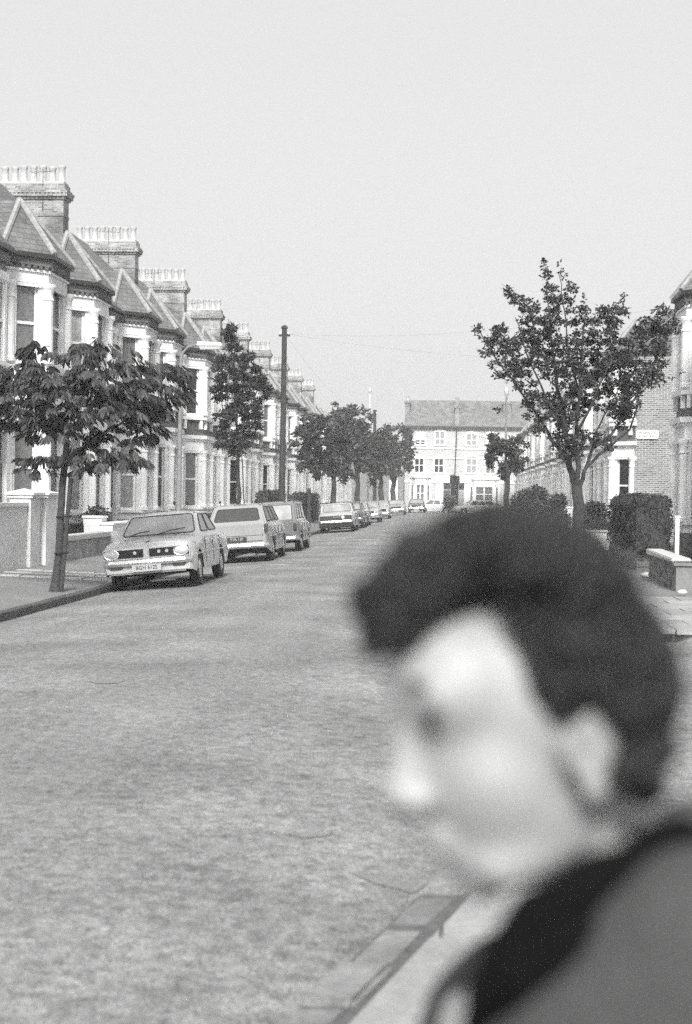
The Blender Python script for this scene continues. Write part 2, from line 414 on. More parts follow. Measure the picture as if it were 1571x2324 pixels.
# ---- near corner pavement: granite kerb sweeping round, flagstones inside
ZN = .055
_k = [tuple(gp(px_, py_, ZN).xy) for px_, py_ in ((654, 2296), (841, 2135), (945, 2039), (985, 1990))]
_k = [_k[0], _k[3]]
outer = [(_k[0][0] - .42, -12), (_k[0][0] - .40, 0), (_k[0][0] - .30, 2.4), (_k[0][0] - .125, _k[0][1] - .5)] + _k + [(_k[-1][0] + .35, 6.6), (_k[-1][0] + 1.0, 7.15), (_k[-1][0] + 2.2, 7.5), (4.5, 7.6), (30, 7.6)]
def offset_in(pl, d):
    out = []
    for i, p in enumerate(pl):
        a = Vector(pl[max(i - 1, 0)]); b = Vector(pl[min(i + 1, len(pl) - 1)]); u = (b - a).normalized()
        out.append((p[0] + u.y * d, p[1] - u.x * d))
    return out
inn = offset_in(outer, .17)
mb = MB(); mb.prism(inn + [(30, -12)], -.4, ZN - .016); tag(mb.build('pavement', M_pave), kind='structure')
kn = thing('kerb', None, None); kn['kind'] = 'structure'
def seglen(pl):
    return [(Vector(pl[i + 1]) - Vector(pl[i])).length for i in range(len(pl) - 1)]
def along(pl, s):
    for i, d in enumerate(seglen(pl)):
        if s <= d: return Vector(pl[i]).lerp(Vector(pl[i + 1]), s / d)
        s -= d
    return Vector(pl[-1])
tot = sum(seglen(outer)); s = 10.0
mid = offset_in(outer, .085)
while s < 27:
    L = random.choice((.26, .32, .38, .44)); g_ = random.uniform(.028, .05)
    a = along(outer, s); b = along(outer, s + L - g_); a2 = along(inn, s); b2 = along(inn, s + L - g_)
    w0 = random.uniform(-.10, .08); w1 = w0 + random.uniform(-.08, .08); a0 = a.copy(); b0 = b.copy()
    a = a.lerp(a2, w0); b = b.lerp(b2, w1); a2 = a2.lerp(a0, random.uniform(.0, .09)); b2 = b2.lerp(b0, random.uniform(.0, .09))
    bb = MB(); z = ZN + random.uniform(-.012, .010); m1 = a.lerp(b, .5) + (a - a2).normalized() * random.uniform(.0, .012)
    bb.prism([tuple(a), tuple(m1), tuple(b), tuple(b2), tuple(a2)], -.35, z)
    me = bb.mesh('kerb_stone', M_kerb); bm = bmesh.new(); bm.from_mesh(me); bmesh.ops.bevel(bm, geom=bm.edges[:], offset=.018, segments=2, affect='EDGES', clamp_overlap=True); bm.to_mesh(me); bm.free()
    obj('kerb_stone', me, kn); s += L
gut = offset_in(outer, -.035); gi = offset_in(outer, .03)
mb = MB(); sel = [i for i in range(2, 8)]
for i in sel[:-1]:
    q = [gi[i], gi[i + 1], gut[i + 1], gut[i]]; mb.add([(x, y, zroad(x) + .005) for x, y in q], [(0, 1, 2, 3)])  # dark strip paints the kerb's shadow line on the road
mb.add([(x, y, ZN - .012) for x, y in [offset_in(outer, .01)[i] for i in sel] + [offset_in(outer, .215)[i] for i in sel[::-1]]], [tuple(range(2 * len(sel)))])
M_shade_grime = mat('kerb_shade_grime', .10, .95, .4, 20)
tag(mb.build('kerb_shade_and_joints', M_shade_grime), kind='structure')
def clip(poly, A, B):     # keep the right-hand side of A->B
    out = []
    def side(p): return (B[0] - A[0]) * (p[1] - A[1]) - (B[1] - A[1]) * (p[0] - A[0])
    for i in range(len(poly)):
        p, q = poly[i], poly[(i + 1) % len(poly)]; sp_, sq = side(p), side(q)
        if sp_ <= 0: out.append(p)
        if sp_ * sq < 0:
            t = sp_ / (sp_ - sq); out.append((p[0] + (q[0] - p[0]) * t, p[1] + (q[1] - p[1]) * t))
    return out
kk = offset_in(outer, .205)
ps = thing('paving', None, None); ps['kind'] = 'structure'
row = 0; y = -1.4
while y < 8.6:
    h = random.choice((.6, .75, .9)); x = -1.1 + (.35 if row % 2 else 0)
    while x < 4.2:
        w = random.choice((.6, .75, .6))
        poly = [(x, y), (x + w - .018, y), (x + w - .018, y + h - .018), (x, y + h - .018)]
        for i in range(len(kk) - 1):
            poly = clip(poly, kk[i], kk[i + 1])
            if len(poly) < 3: break
        if len(poly) >= 3:
            slab(poly, ZN + random.uniform(-.006, .004), parent=ps)
        x += w
    y += h; row += 1
# dark patches on the road, one beside the near kerb
def patch(pts, name, m, z=.004):
    b = MB(); b.add([(x, y, zroad(x) + z) for x, y in pts], [tuple(range(len(pts)))]); return b.build(name, m)
M_darkpatch = mat('dark_patch_surface', .20, .9, .3, 30, .5, 60)
o = patch([tuple(gp(px_, py_, -.04).xy) for px_, py_ in ((797, 1974), (870, 1978), (972, 1988), (940, 2012), (900, 2004), (850, 1996))], 'dark_road_patch', M_darkpatch); tag(o, kind='structure')
o = patch([tuple(gp(px_, py_, -.03).xy) for px_, py_ in ((648, 1890), (690, 1886), (760, 1884), (735, 1893), (690, 1898))], 'dark_road_patch', M_darkpatch); tag(o, kind='structure')
o = patch([tuple(gp(px_, py_, -.05).xy) for px_, py_ in ((200, 1559), (230, 1554), (285, 1556), (270, 1564), (220, 1565))], 'dark_road_patch', M_darkpatch); tag(o, kind='structure')
M_faint = mat('worn_road_mark', .42, .9, .35, 20)
for pts in (((-3.9, 52), (-3.1, 52.6), (-2.5, 52.5), (-2.7, 52.2), (-3.6, 51.8)), ((-4.4, 49.5), (-3.7, 49.8), (-3.6, 49.5), (-4.2, 49.2)), ((-4.35, 33.0), (-3.9, 33.3), (-3.7, 33.1), (-4.2, 32.8))):
    tag(patch(pts, 'worn_road_mark', M_faint), kind='structure')

# ================================================================== terraced houses
def off(d):
    y0 = 1.70 + 1.414 * d; y1 = .85 + .414 * d
    return [(-.05, -y0), (.8 + d, -y1), (.8 + d, y1), (-.05, y0)]
FACES = [((0, -1.65), (.7071, .7071), (.7071, -.7071), 1.131), ((.8, -.85), (0, 1), (1, 0), 1.7), ((.8, .85), (-.7071, .7071), (.7071, .7071), 1.131)]
def sash(w, h, z0, glassz):
    """sash window meshes centred on s=0 in frame: frame mesh, pane mesh (x = along, y = outwards)"""
    f = MB(); t = .055
    f.box(-w / 2, w / 2, -.05, 0, z0, z0 + t * 1.4); f.box(-w / 2, w / 2, -.05, 0, z0 + h - t, z0 + h)
    f.box(-w / 2, -w / 2 + t, -.05, 0, z0 + t * 1.4, z0 + h - t); f.box(w / 2 - t, w / 2, -.05, 0, z0 + t * 1.4, z0 + h - t)
    f.box(-w / 2 + t, w / 2 - t, -.055, .01, z0 + h * .5 - .035, z0 + h * .5 + .035)
    p = MB(); p.box(-w / 2 + t, w / 2 - t, -.045, -.035, z0 + t * 1.4, z0 + h * .5 - .035)
    p.box(-w / 2 + t, w / 2 - t, -.03, -.02, z0 + h * .5 + .035, z0 + h - t)
    return f.mesh('window', M_frame), p.mesh('pane', M_glass)
SASH = {}
def add_window(parent, o, u, n, L, w, h, z0, recess=.09, gm=None):
    key = (w, h, z0)
    if key not in SASH: SASH[key] = sash(w, h, z0, 0)
    fm, pm = SASH[key]
    wo_ = obj('window', fm, parent)
    wo_.location = (o[0] + u[0] * L / 2 - n[0] * recess, o[1] + u[1] * L / 2 - n[1] * recess, 0)
    # mesh y must point along n: x axis along -u when needed
    wo_.rotation_euler = (0, 0, math.atan2(n[1], n[0]) - math.pi / 2)
    pa = obj('pane', pm, wo_)
    gm = gm or random.choice((M_glass, M_glass, M_glass3, M_glass2, M_glass3))
    pa.material_slots[0].link = 'OBJECT'; pa.material_slots[0].material = gm
    return wo_
HM = {}
def house_meshes(m, ylo, yhi, door, wallm):
    """m=+1: door side at +y; m=-1 mirrored. local x outwards"""
    key = (m, ylo, yhi, door, wallm.name)
    if key in HM: return HM[key]
    R = {}
    # wall
    a, b = (ylo, yhi) if m > 0 else (-yhi, -ylo)
    w = MB(); w.box(-9.5, 0, a, b, -.1, 7.05)
    w.box(-9.5, .05, a, b, 7.05, 7.14); w.box(-9.5, .10, a, b, 7.14, 7.3)
    n = int((b - a) / .16)
    for i in range(n):
        yy = a + .05 + (b - a - .1) * i / n; w.box(.05, .13, yy, yy + .07, 7.05, 7.13)
    R['wall'] = w.mesh('wall', wallm)
    # main roof
    r = MB(); za = 7.36
    pr = [(.28, za - .06), (.28, za + .02), (-4.9, za + .02 + 5.18 * .93), (-10.1, za + .02), (-10.1, za - .06), (-4.9, za - .06 + 5.18 * .93)]
    r.add([(x, a, z) for x, z in pr] + [(x, b, z) for x, z in pr], [(0, 1, 2, 5), (5, 2, 3, 4), (6, 11, 8, 7), (11, 10, 9, 8)] + [(i, (i + 1) % 6, 6 + (i + 1) % 6, 6 + i) for i in range(6)])
    r.add([(-10, a + .01, 7.3), (.2, a + .01, 7.3), (-4.9, a + .01, za + 5.18 * .93 - .07), (-10, b - .01, 7.3), (.2, b - .01, 7.3), (-4.9, b - .01, za + 5.18 * .93 - .07)], [(0, 1, 2), (3, 5, 4)])
    A = (-.22, 0, 8.95); B = (-1.75, 0, 8.95); P = [(x, y, 7.42) for x, y in off(.17)]
    r.add([P[0], P[1], P[2], P[3], A, B], [(0, 1, 4), (1, 2, 4), (2, 3, 4), (3, 5, 4), (0, 4, 5)])
    R['roof'] = r.mesh('roof', M_slate)
    hips = []
    for q in P:
        h = MB(); d = Vector(q) - Vector(A); pts = [Vector(A) + Vector((0, 0, .03)), Vector(q) + Vector((0, 0, .02))]
        h.tube(pts, .075, 6); hips.append(h.mesh('hip_tile', M_hip))
    R['hips'] = hips
    # bay: white masonry
    y = MB()
    y.prism(off(.0), .72, .95); y.prism(off(.1), .95, 1.03)
    y.prism(off(0), 3.32, 3.74); y.prism(off(.06), 3.70, 3.78); y.prism(off(.14), 3.78, 3.93)
    y.prism(off(.12), 4.55, 4.66); y.prism(off(.04), 4.66, 4.74)
    y.prism(off(0), 6.70, 6.97); y.prism(off(.05), 6.97, 7.03)
    for (o_, u_, n_, L) in FACES:
        j = .27 if L < 1.5 else .32
        for (z0, z1) in ((1.03, 3.32), (4.74, 6.70)):
            y.obox(o_, u_, n_, 0, j, -.28, -.003, z0, z1); y.obox(o_, u_, n_, L - j, L, -.28, -.003, z0, z1)
            y.obox(o_, u_, n_, j - .06, L - j + .06, -.02, .05, z1 - .10, z1 - .02)       # hood mould
            y.obox(o_, u_, n_, j, L - j, -.3, -.14, z0, z1)                                 # backing behind the sash
    for (cx, cy) in ((.80, -.86), (.80, .86), (.06, -1.60), (.06, 1.60)):
        for (z0, z1) in ((1.03, 3.32), (4.74, 6.70)):
            H = z1 - z0
            y.lathe((cx, cy, z0), [(.16, 0), (.16, .10), (.13, .14), (.125, H - .42), (.15, H - .40), (.15, H - .36), (.125, H - .34), (.13, H - .2), (.17, H - .12), (.19, H - .08), (.19, H)], 10)
    R['bay'] = y.mesh('bay', M_white, 35)
    k = MB(); k.prism(off(-.02), -.1, .72); R['bay_plinth'] = k.mesh('bay_plinth', M_brickdark)
    k = MB(); k.prism(off(-.03), 3.93, 4.55); R['brick_band'] = k.mesh('brick_band', M_brickdark)
    k = MB(); k.prism(off(.02), 7.03, 7.12); k.prism(off(.07), 7.12, 7.31)
    for (o_, u_, n_, L) in FACES:
        q = int(L / .16)
        for i in range(q): k.obox(o_, u_, n_, .03 + L * i / q, .10 + L * i / q, .02, .10, 7.035, 7.115)
    R['brick_cornice'] = k.mesh('brick_cornice', M_brickdark)
    bk = MB()
    for (o_, u_, n_, L) in FACES:
        for sx in (.12, L - .24): bk.obox(o_, u_, n_, sx, sx + .12, -.03, .09, 4.18, 4.55)
    R['bracket'] = bk.mesh('bracket', M_white)
    g = MB(); gp = off(.17); g.prism(gp, 7.31, 7.42)
    g.box(.13, .27, a, -gp[3][1], 7.31, 7.41); g.box(.13, .27, gp[3][1], b, 7.31, 7.41)
    R['gutter'] = g.mesh('gutter', M_gutter)
    if door:
        c = m * 2.45
        d = MB(); d.box(0, .16, c - .72, c - .50, 0, 3.0); d.box(0, .16, c + .50, c + .72, 0, 3.0); d.box(0, .2, c - .78, c + .78, 3.0, 3.2)
        d.box(0, .30, c - .84, c + .84, 3.2, 3.32); d.box(0, .5, c - .8, c + .8, -.1, .12)
        R['door_surround'] = d.mesh('door_surround', M_white); d = MB()
        d.box(0, .08, c - .62, c - .45, 4.66, 6.66); d.box(0, .08, c + .45, c + .62, 4.66, 6.66); d.box(0, .12, c - .66, c + .66, 6.62, 6.82); d.box(0, .14, c - .62, c + .62, 4.58, 4.68)
        R['window_surround'] = d.mesh('window_surround', M_white)
        e = MB(); e.box(.0, .05, c - .48, c + .48, .12, 2.25); e.box(.05, .065, c - .34, c - .06, 1.2, 2.05); e.box(.05, .065, c + .06, c + .34, 1.2, 2.05); e.box(.05, .065, c - .34, c - .06, .3, 1.0); e.box(.05, .065, c + .06, c + .34, .3, 1.0)
        R['door'] = e.mesh('door', M_door)
        fl = MB(); fl.box(.0, .03, c - .48, c + .48, 2.33, 2.95); R['fanlight'] = fl.mesh('fanlight', M_glass)
        dp = MB(); dp.tube([(.08, m * 3.28, 0), (.08, m * 3.28, 7.3)], .045, 6); R['drainpipe'] = dp.mesh('drainpipe', M_gutter)
    HM[key] = R
    return R
def pot_mesh(h, r):
    b = MB(); b.lathe((0, 0, 0), [(r * 1.15, 0), (r * 1.1, .06), (r * .95, .1), (r * .88, h - .12), (r * 1.05, h - .09), (r * 1.1, h - .02), (r * .8, h)], 10); return b.mesh('chimney_pot', M_pot, 40)
POTS = [pot_mesh(.64, .13), pot_mesh(.60, .13), pot_mesh(.645, .125)]
ST = MB(); ST.box(-5.4, -2.75, -.34, .34, 8.6, 11.72)
ST.box(-5.46, -2.69, -.40, .40, 11.72, 11.80); ST.box(-5.56, -2.59, -.50, .50, 11.92, 12.0); ST.box(-5.50, -2.65, -.44, .44, 12.0, 12.08); ST.box(-5.44, -2.71, -.38, .38, 12.08, 12.26)
ST.box(-5.42, -2.73, -.36, .36, 11.12, 11.20)
ST.box(-5.48, -2.67, -.42, .42, 11.80, 11.92)
for i in range(19):
    x = -5.46 + i * .152; ST.box(x, x + .075, -.49, .49, 11.80, 11.92)
for i in range(6):
    yy = -.46 + i * .16; ST.box(-5.55, -2.60, yy, yy + .075, 11.80, 11.92)
ST_me = ST.mesh('chimney_stack', M_stack)
SB = MB(); SB.box(-5.40, -2.75, -.34, .34, 12.26, 12.34); SB_me = SB.mesh('mortar_bed', M_coping)
def aerial_mesh():
    a = MB(); a.tube([(0, 0, 0), (0, 0, 1.5)], .011, 5); a.tube([(-.45, 0, 1.35), (.45, 0, 1.35)], .007, 4)
    for k in range(6): a.tube([(-.4 + k * .16, -.28 + k * .02, 1.35), (-.4 + k * .16, .28 - k * .02, 1.35)], .005, 4)
    return a.mesh('television_aerial', M_gutter)
AER = aerial_mesh()
def house(X, Y, rz, m, label, group, ylo=-2.25, yhi=3.35, door=True, chimney=False, wallm=None, roofm=None, white=None):
    R = house_meshes(m, ylo, yhi, door, wallm or M_brick)
    t = thing('terraced_house', label, 'house', (X, Y, 0), rz, group)
    for nme in ('wall', 'roof', 'bay', 'bay_plinth', 'brick_band', 'brick_cornice', 'bracket', 'gutter', 'door_surround', 'window_surround', 'door', 'fanlight', 'drainpipe'):
        if nme in R:
            o = obj(nme, R[nme], t)
            if nme == 'bracket': o['kind'] = 'stuff'
            if nme in ('bay', 'bracket') and white:
                o.material_slots[0].link = 'OBJECT'; o.material_slots[0].material = white
    roof = [c for c in t.children if c.name.startswith('roof')]
    for h in R['hips']: obj('hip_tile', h, t)
    for (o_, u_, n_, L) in FACES:
        j = .27 if L < 1.5 else .32
        add_window(t, o_, u_, n_, L, round(L - 2 * j, 3), 2.29, 1.03)
        add_window(t, o_, u_, n_, L, round(L - 2 * j, 3), 1.96, 4.74)
    if door:
        add_window(t, (0, m * 2.45 - .45), (0, 1), (1, 0), .9, .9, 1.94, 4.68, recess=-.04)
    if chimney:
        yy = -m * 2.25
        s_ = obj('chimney_stack', ST_me, t, (0, yy, 0)); obj('mortar_bed', SB_me, s_)
        np_ = 8
        for k in range(np_):
            obj('chimney_pot', random.choice(POTS), s_, (-5.25 + k * .334 + random.uniform(-.01, .01), 0, 12.3))
        if random.random() < .7:
            ao = obj('television_aerial', AER, s_, (-3.4 - random.random(), -.38, 11.3)); ao.rotation_euler = (0, 0, random.uniform(-.5, .5))
    return t
ORD = ['first', 'second', 'third', 'fourth', 'fifth', 'sixth', 'seventh', 'eighth', 'ninth', 'tenth', 'eleventh', 'twelfth', 'thirteenth', 'fourteenth', 'fifteenth', 'sixteenth', 'seventeenth', 'eighteenth', 'nineteenth', 'twentieth']
XL = -10.8
GL = 'houses of the terrace on the left'
extra_l = {0: 'behind the near broad-leaved tree', 1: 'with tall white columns', 2: 'behind the parked silver saloon', 3: 'behind the concrete lamp column', 4: 'behind the parked estate car', 5: 'behind the feathery tree'}
i = 0
for k in range(10):
    Yc = 37.65 + 11.2 * k
    for m, y in ((-1, Yc - 2.25), (1, Yc + 2.25)):
        # m=-1: door side towards -Y
        lab = 'white two-storey bay house, %s from the near end of the left terrace' % ORD[i]
        if i in extra_l: lab = 'white bay-fronted brick house %s, %s in the left terrace' % (extra_l[i], ORD[i])
        wm = random.choice((None, None, M_white2, M_white))
        house(XL, y, 0, m, lab, GL, chimney=(m > 0), white=wm)
        i += 1
XR = 7.22
GR = 'houses of the terrace on the right'
house(XR, 40.85, math.pi, 1, 'white bay-fronted corner house at the right edge before the side road', 'houses of the near right block', ylo=-3.3, yhi=2.25, door=False, chimney=False, wallm=M_brick)
house(XR, 36.35, math.pi, -1, 'white bay-fronted house just outside the right edge next to the corner house', 'houses of the near right block', ylo=-3.35, yhi=2.25, door=False)
# far right terrace; first house has the flank wall with the street sign
i = 0
for k in range(8):
    Yc = 60.95 + 11.2 * k
    for s_, y in ((0, Yc - 2.25), (1, Yc + 2.25)):
        if i == 0: lab = 'corner house with brick flank wall carrying the street name sign'
        else: lab = 'pale bay-fronted house, %s along the right terrace beyond the signed flank wall' % ORD[i]
        # rotated by 180: world +y = local -y ; near house (s_=0) door side towards -Y world = local +y -> m=+1
        if i == 0: house(XR, y, math.pi, 1, lab, GR, ylo=-2.25, yhi=1.72, door=False, wallm=M_brickflank)
        else: house(XR, y, math.pi, 1 if s_ == 0 else -1, lab, GR, chimney=False, white=random.choice((None, M_white2)))
        i += 1
# street name plate on the flank wall
c = at(1469.5, 986.3, 56.95)
sg = MB()
w2, h2, r = .43, .165, .05
pl = []
for (cx, cz, a0) in ((w2 - r, h2 - r, 0), (-w2 + r, h2 - r, 90), (-w2 + r, -h2 + r, 180), (w2 - r, -h2 + r, 270)):
    for k in range(4):
        a = rad(a0 + 30 * k); pl.append((cx + r * math.cos(a), cz + r * math.sin(a)))
n = len(pl)
sg.add([(x, -.03, z) for x, z in pl] + [(x, .04, z) for x, z in pl], [tuple(range(n)), tuple(range(n, 2 * n))[::-1]] + [(i_, n + i_, n + (i_ + 1) % n, (i_ + 1) % n) for i_ in range(n)])
sgo = sg.build('street_sign', M_frame); sgo.location = (c.x, 56.95 - .0, c.z)
tag(sgo, 'white street name plate reading WARWICK ROAD S.W. on the brick flank wall', 'street sign')
def text(body, size, loc, rot, parent, m=M_text, name='lettering', ext=.002, sx=1.0, bold=0.0):
    cu = bpy.data.curves.new(name, 'FONT'); cu.body = body; cu.size = size; cu.align_x = 'CENTER'; cu.align_y = 'CENTER'; cu.extrude = ext; cu.offset = bold
    tmp = bpy.data.objects.new(name, cu); COL.objects.link(tmp)
    me = bpy.data.meshes.new_from_object(tmp.evaluated_get(bpy.context.evaluated_depsgraph_get()))
    bpy.data.objects.remove(tmp); me.materials.clear(); me.materials.append(m)
    o = obj(name, me, parent); o.location = loc; o.rotation_euler = rot; o.scale = (sx, 1, 1); return o
text('WARWICK', .135, (0, -.034, .066), (rad(90), 0, 0), sgo, bold=.0)
text('ROAD S.W.', .135, (0, -.034, -.072), (rad(90), 0, 0), sgo, bold=.0)

# ================================================================== building closing the street
FB = thing('brick_terrace', 'three-storey pale brick building with slate roof closing the far end of the street', 'building', (0, 0, 0))
Y0 = 161.0
def fx(px): return (at(px, 1100, Y0)).x
def fz(py, px=1000): return (at(px, py, Y0)).z
xa, xb = fx(918), fx(1255)
M_fbrick = brickmat('far_pale_brick', .46, .55, .12, .08)
wb = MB(); wb.box(xa, xb, Y0, Y0 + 9, -.3, fz(968)); wb.build('wall', M_fbrick, FB)
ez = fz(968); rz_ = fz(921) 
rf = MB(); rf.add([(xa - .1, Y0 - .25, ez), (xb + .1, Y0 - .25, ez), (xb + .1, Y0 + 4.5, rz_ + .9), (xa - .1, Y0 + 4.5, rz_ + .9), (xb + .1, Y0 + 9.2, ez), (xa - .1, Y0 + 9.2, ez)], [(0, 1, 2, 3), (3, 2, 4, 5), (0, 3, 5), (1, 4, 2), (0, 5, 4, 1)])
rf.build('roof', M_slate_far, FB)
gb = MB(); gb.box(xa - .1, xb + .1, Y0 - .38, Y0 - .05, ez - .22, ez + .03); gb.build('gutter', M_gutter, FB)
pw = MB(); xm = fx(1035)
pw.add([(xm - .25, Y0 - .32, ez - .1), (xm + .25, Y0 - .32, ez - .1), (xm + .25, Y0 - .32, ez + .35), (xm - .25, Y0 - .32, ez + .35), (xm - .25, Y0 + 4.5, rz_ + 1.3), (xm + .25, Y0 + 4.5, rz_ + 1.3), (xm + .25, Y0 + 4.5, ez), (xm - .25, Y0 + 4.5, ez)],
       [(0, 1, 2, 3), (3, 2, 5, 4), (1, 6, 5, 2), (0, 3, 4, 7), (4, 5, 6, 7)]); pw.build('party_parapet', M_brick, FB)
for (px, ww, tz) in ((921, .5, 908), (1035, .4, 917), (1150, .9, 908)):
    st = MB(); x = fx(px); st.box(x - ww / 2, x + ww / 2, Y0 + 1.5, Y0 + 5.5, ez, fz(tz)); st.box(x - ww / 2 - .1, x + ww / 2 + .1, Y0 + 1.4, Y0 + 5.6, fz(tz) - .3, fz(tz) - .1)
    s_ = st.build('chimney_stack', M_brick, FB)
    if px != 1035:
        for q in range(3):
            p_ = obj('chimney_pot', POTS[0], s_, (x, Y0 + 2 + q * 1.2, fz(tz)))
for py in (1094, 1118 - 16):
    pass
sc = MB()
for py, hh in ((1018, .16), (1040, .16), (1093, .3)): sc.box(xa - .02, xb + .02, Y0 - .08, Y0 + .02, fz(py) - hh / 2, fz(py) + hh / 2)
sc.build('string_course', M_white, FB)
def c6(cx, cy): return ((950 + cx / 3.928) / 1.0757, (920 + cy / 3.928) / 1.0757)
def fwin(cx0, cx1, cy0, cy1, arch=True, gm=M_glass, bars=True):
    (a, t), (b, bo) = c6(cx0, cy0), c6(cx1, cy1)
    x0, x1, z1, z0 = fx(a), fx(b), fz(t), fz(bo)
    f = MB()
    f.box(x0 - .22, x1 + .22, Y0 - .10, Y0 + .02, z0 - .16, z0)          # sill
    f.box(x0 - .2, x0, Y0 - .07, Y0 + .02, z0, z1); f.box(x1, x1 + .2, Y0 - .07, Y0 + .02, z0, z1)
    n = 8; cx = (x0 + x1) / 2; hw = (x1 - x0) / 2
    rise = hw * .35 if arch else .0
    for k in range(n):       # arched head
        u0 = -1 + 2 * k / n; u1 = -1 + 2 * (k + 1) / n
        zz = lambda u: z1 + rise * (1 - u * u)
        f.add([(cx + u0 * (hw + .2), Y0 - .07, zz(u0)), (cx + u1 * (hw + .2), Y0 - .07, zz(u1)), (cx + u1 * (hw + .2), Y0 - .07, zz(u1) + .28), (cx + u0 * (hw + .2), Y0 - .07, zz(u0) + .28),
               (cx + u0 * (hw + .2), Y0 + .02, zz(u0)), (cx + u1 * (hw + .2), Y0 + .02, zz(u1)), (cx + u1 * (hw + .2), Y0 + .02, zz(u1) + .28), (cx + u0 * (hw + .2), Y0 + .02, zz(u0) + .28)],
              [(0, 1, 2, 3), (3, 2, 6, 7), (0, 4, 5, 1), (0, 3, 7, 4), (1, 5, 6, 2)])
    if bars:
        f.box(cx - .05, cx + .05, Y0 - .045, Y0 - .01, z0, z1 + rise); f.box(x0, cx - .051, Y0 - .04, Y0 - .01, (z0 + z1) / 2 - .05, (z0 + z1) / 2 + .05); f.box(cx + .051, x1, Y0 - .04, Y0 - .01, (z0 + z1) / 2 - .05, (z0 + z1) / 2 + .05)
    fo = f.build('window', M_frame, FB)
    p = MB(); pts = [(x0, z0), (x1, z0), (x1, z1)] + [(cx + u * hw, z1 + rise * (1 - u * u)) for u in (.6, .2, -.2, -.6)] + [(x0, z1)]
    p.add([(x, Y0 - .02, z) for x, z in pts], [tuple(range(len(pts)))]); p.build('pane', gm, fo)
fwin(250, 335, 610, 650, False); fwin(440, 520, 540, 650, gm=M_glass2); fwin(740, 830, 560, 650, gm=M_glass2); fwin(945, 1005, 555, 650, gm=M_glass3)
u_ = MB(); (a_, t_), (b_, bo_) = c6(250, 540), c6(335, 606); u_.box(fx(a_), fx(b_), Y0 - .05, Y0, fz(bo_), fz(t_)); u_.build('window_blind', M_white, FB)
fwin(247, 325, 785, 915); fwin(435, 515, 785, 915); fwin(742, 832, 775, 915, gm=M_glass2); fwin(930, 1010, 780, 915, gm=M_glass3)
# ground floor: white bays, doorways
def fbay(cx0, cx1, cyt):
    (a, t), (b, _) = c6(cx0, cyt), c6(cx1, 0); x0, x1 = fx(a), fx(b); zt = fz(t)
    b_ = MB(); P_ = [(x0, Y0), (x0 + .5, Y0 - .9), (x1 - .5, Y0 - .9), (x1, Y0)]; b_.prism(P_, -.2, .9)
    b_.prism(P_, zt - .9, zt); b_.prism([(x0 - .12, Y0), (x0 + .4, Y0 - 1.05), (x1 - .4, Y0 - 1.05), (x1 + .12, Y0)], zt - .08, zt + .12)
    for x in (x0 + .5, x1 - .5): b_.box(x - .2, x + .2, Y0 - .9, Y0 - .5, .9, zt - .9)
    for x in (x0, x1): b_.box(x - .15, x + .15, Y0 - .35, Y0, .9, zt - .9)
    b_.build('ground_bay', M_white, FB)
    cx = (x0 + x1) / 2
    w_ = MB(); w_.box(cx - .07, cx + .07, Y0 - .82, Y0 - .74, .9, zt - .9); w_.box(x0 + .7, x1 - .7, Y0 - .8, Y0 - .76, 1.9, 2.0); wi = w_.build('window', M_frame, FB)
    p_ = MB(); p_.box(x0 + .1, x1 - .1, Y0 - .7, Y0 - .2, .9, zt - .9); p_.build('pane', M_glass3, wi)
fbay(210, 395, 965); fbay(775, 1050, 975)
for (cx0, cx1, dark) in ((522, 592, True), (668, 722, False)):
    (a, t), (b, _) = c6(cx0, 1040), c6(cx1, 0); x0, x1 = fx(a), fx(b)
    s_ = MB(); zt = fz(t); s_.box(x0 - .9, x0, Y0 - .3, Y0, -.2, zt + .3); s_.box(x1, x1 + .9, Y0 - .3, Y0, -.2, zt + .3); s_.box(x0 - 1.0, x1 + 1.0, Y0 - .4, Y0, zt + .3, zt + 1.1)
    s_.build('door_surround', M_white, FB)
    d_ = MB(); d_.box(x0, x1, Y0 - .12, Y0 - .02, -.1, zt - .55); d_.build('door', M_door if dark else M_glass2, FB)
    l_ = MB(); l_.box(x0, x1, Y0 - .10, Y0 - .02, zt - .4, zt + .1); l_.build('fanlight', M_glass, FB)
dp = MB(); q0 = c6(640, 500); q1 = c6(630, 935); q2 = c6(480, 965); q3 = c6(470, 1160)
dp.tube([(fx(q0[0]), Y0 - .14, fz(q0[1])), (fx(q1[0]), Y0 - .14, fz(q1[1])), (fx(q2[0]), Y0 - .14, fz(q2[1])), (fx(q3[0]), Y0 - .14, 0)], .07, 6); dp.build('drainpipe', M_gutter, FB)
# lower wing to its left
wg = thing('brick_wing', 'low brick wing with white side wall left of the far brick building', 'building')
b_ = MB(); b_.box(fx(905), xa - .05, Y0 - 1.5, Y0 + 8, -.3, 4.6); b_.build('wall', M_brick, wg)
b_ = MB(); b_.box(fx(885), fx(905) - .02, Y0 - 2, Y0 + 7, -.3, 3.4); b_.build('extension', M_white, wg)
tag(mb and MB.build((lambda b: (b.box(-40, fx(885) - .1, Y0 + 2, Y0 + 10, -.3, 7.5), b)[1])(MB()), 'brick_terrace', M_brick), 'plain brick terrace beyond the junction left of the far building', 'building')
tag(MB.build((lambda b: (b.box(xb + .1, 60, Y0 + 1, Y0 + 9, -.3, 7.8), b)[1])(MB()), 'brick_terrace', M_brick), 'plain brick terrace beyond the junction right of the far building', 'building')

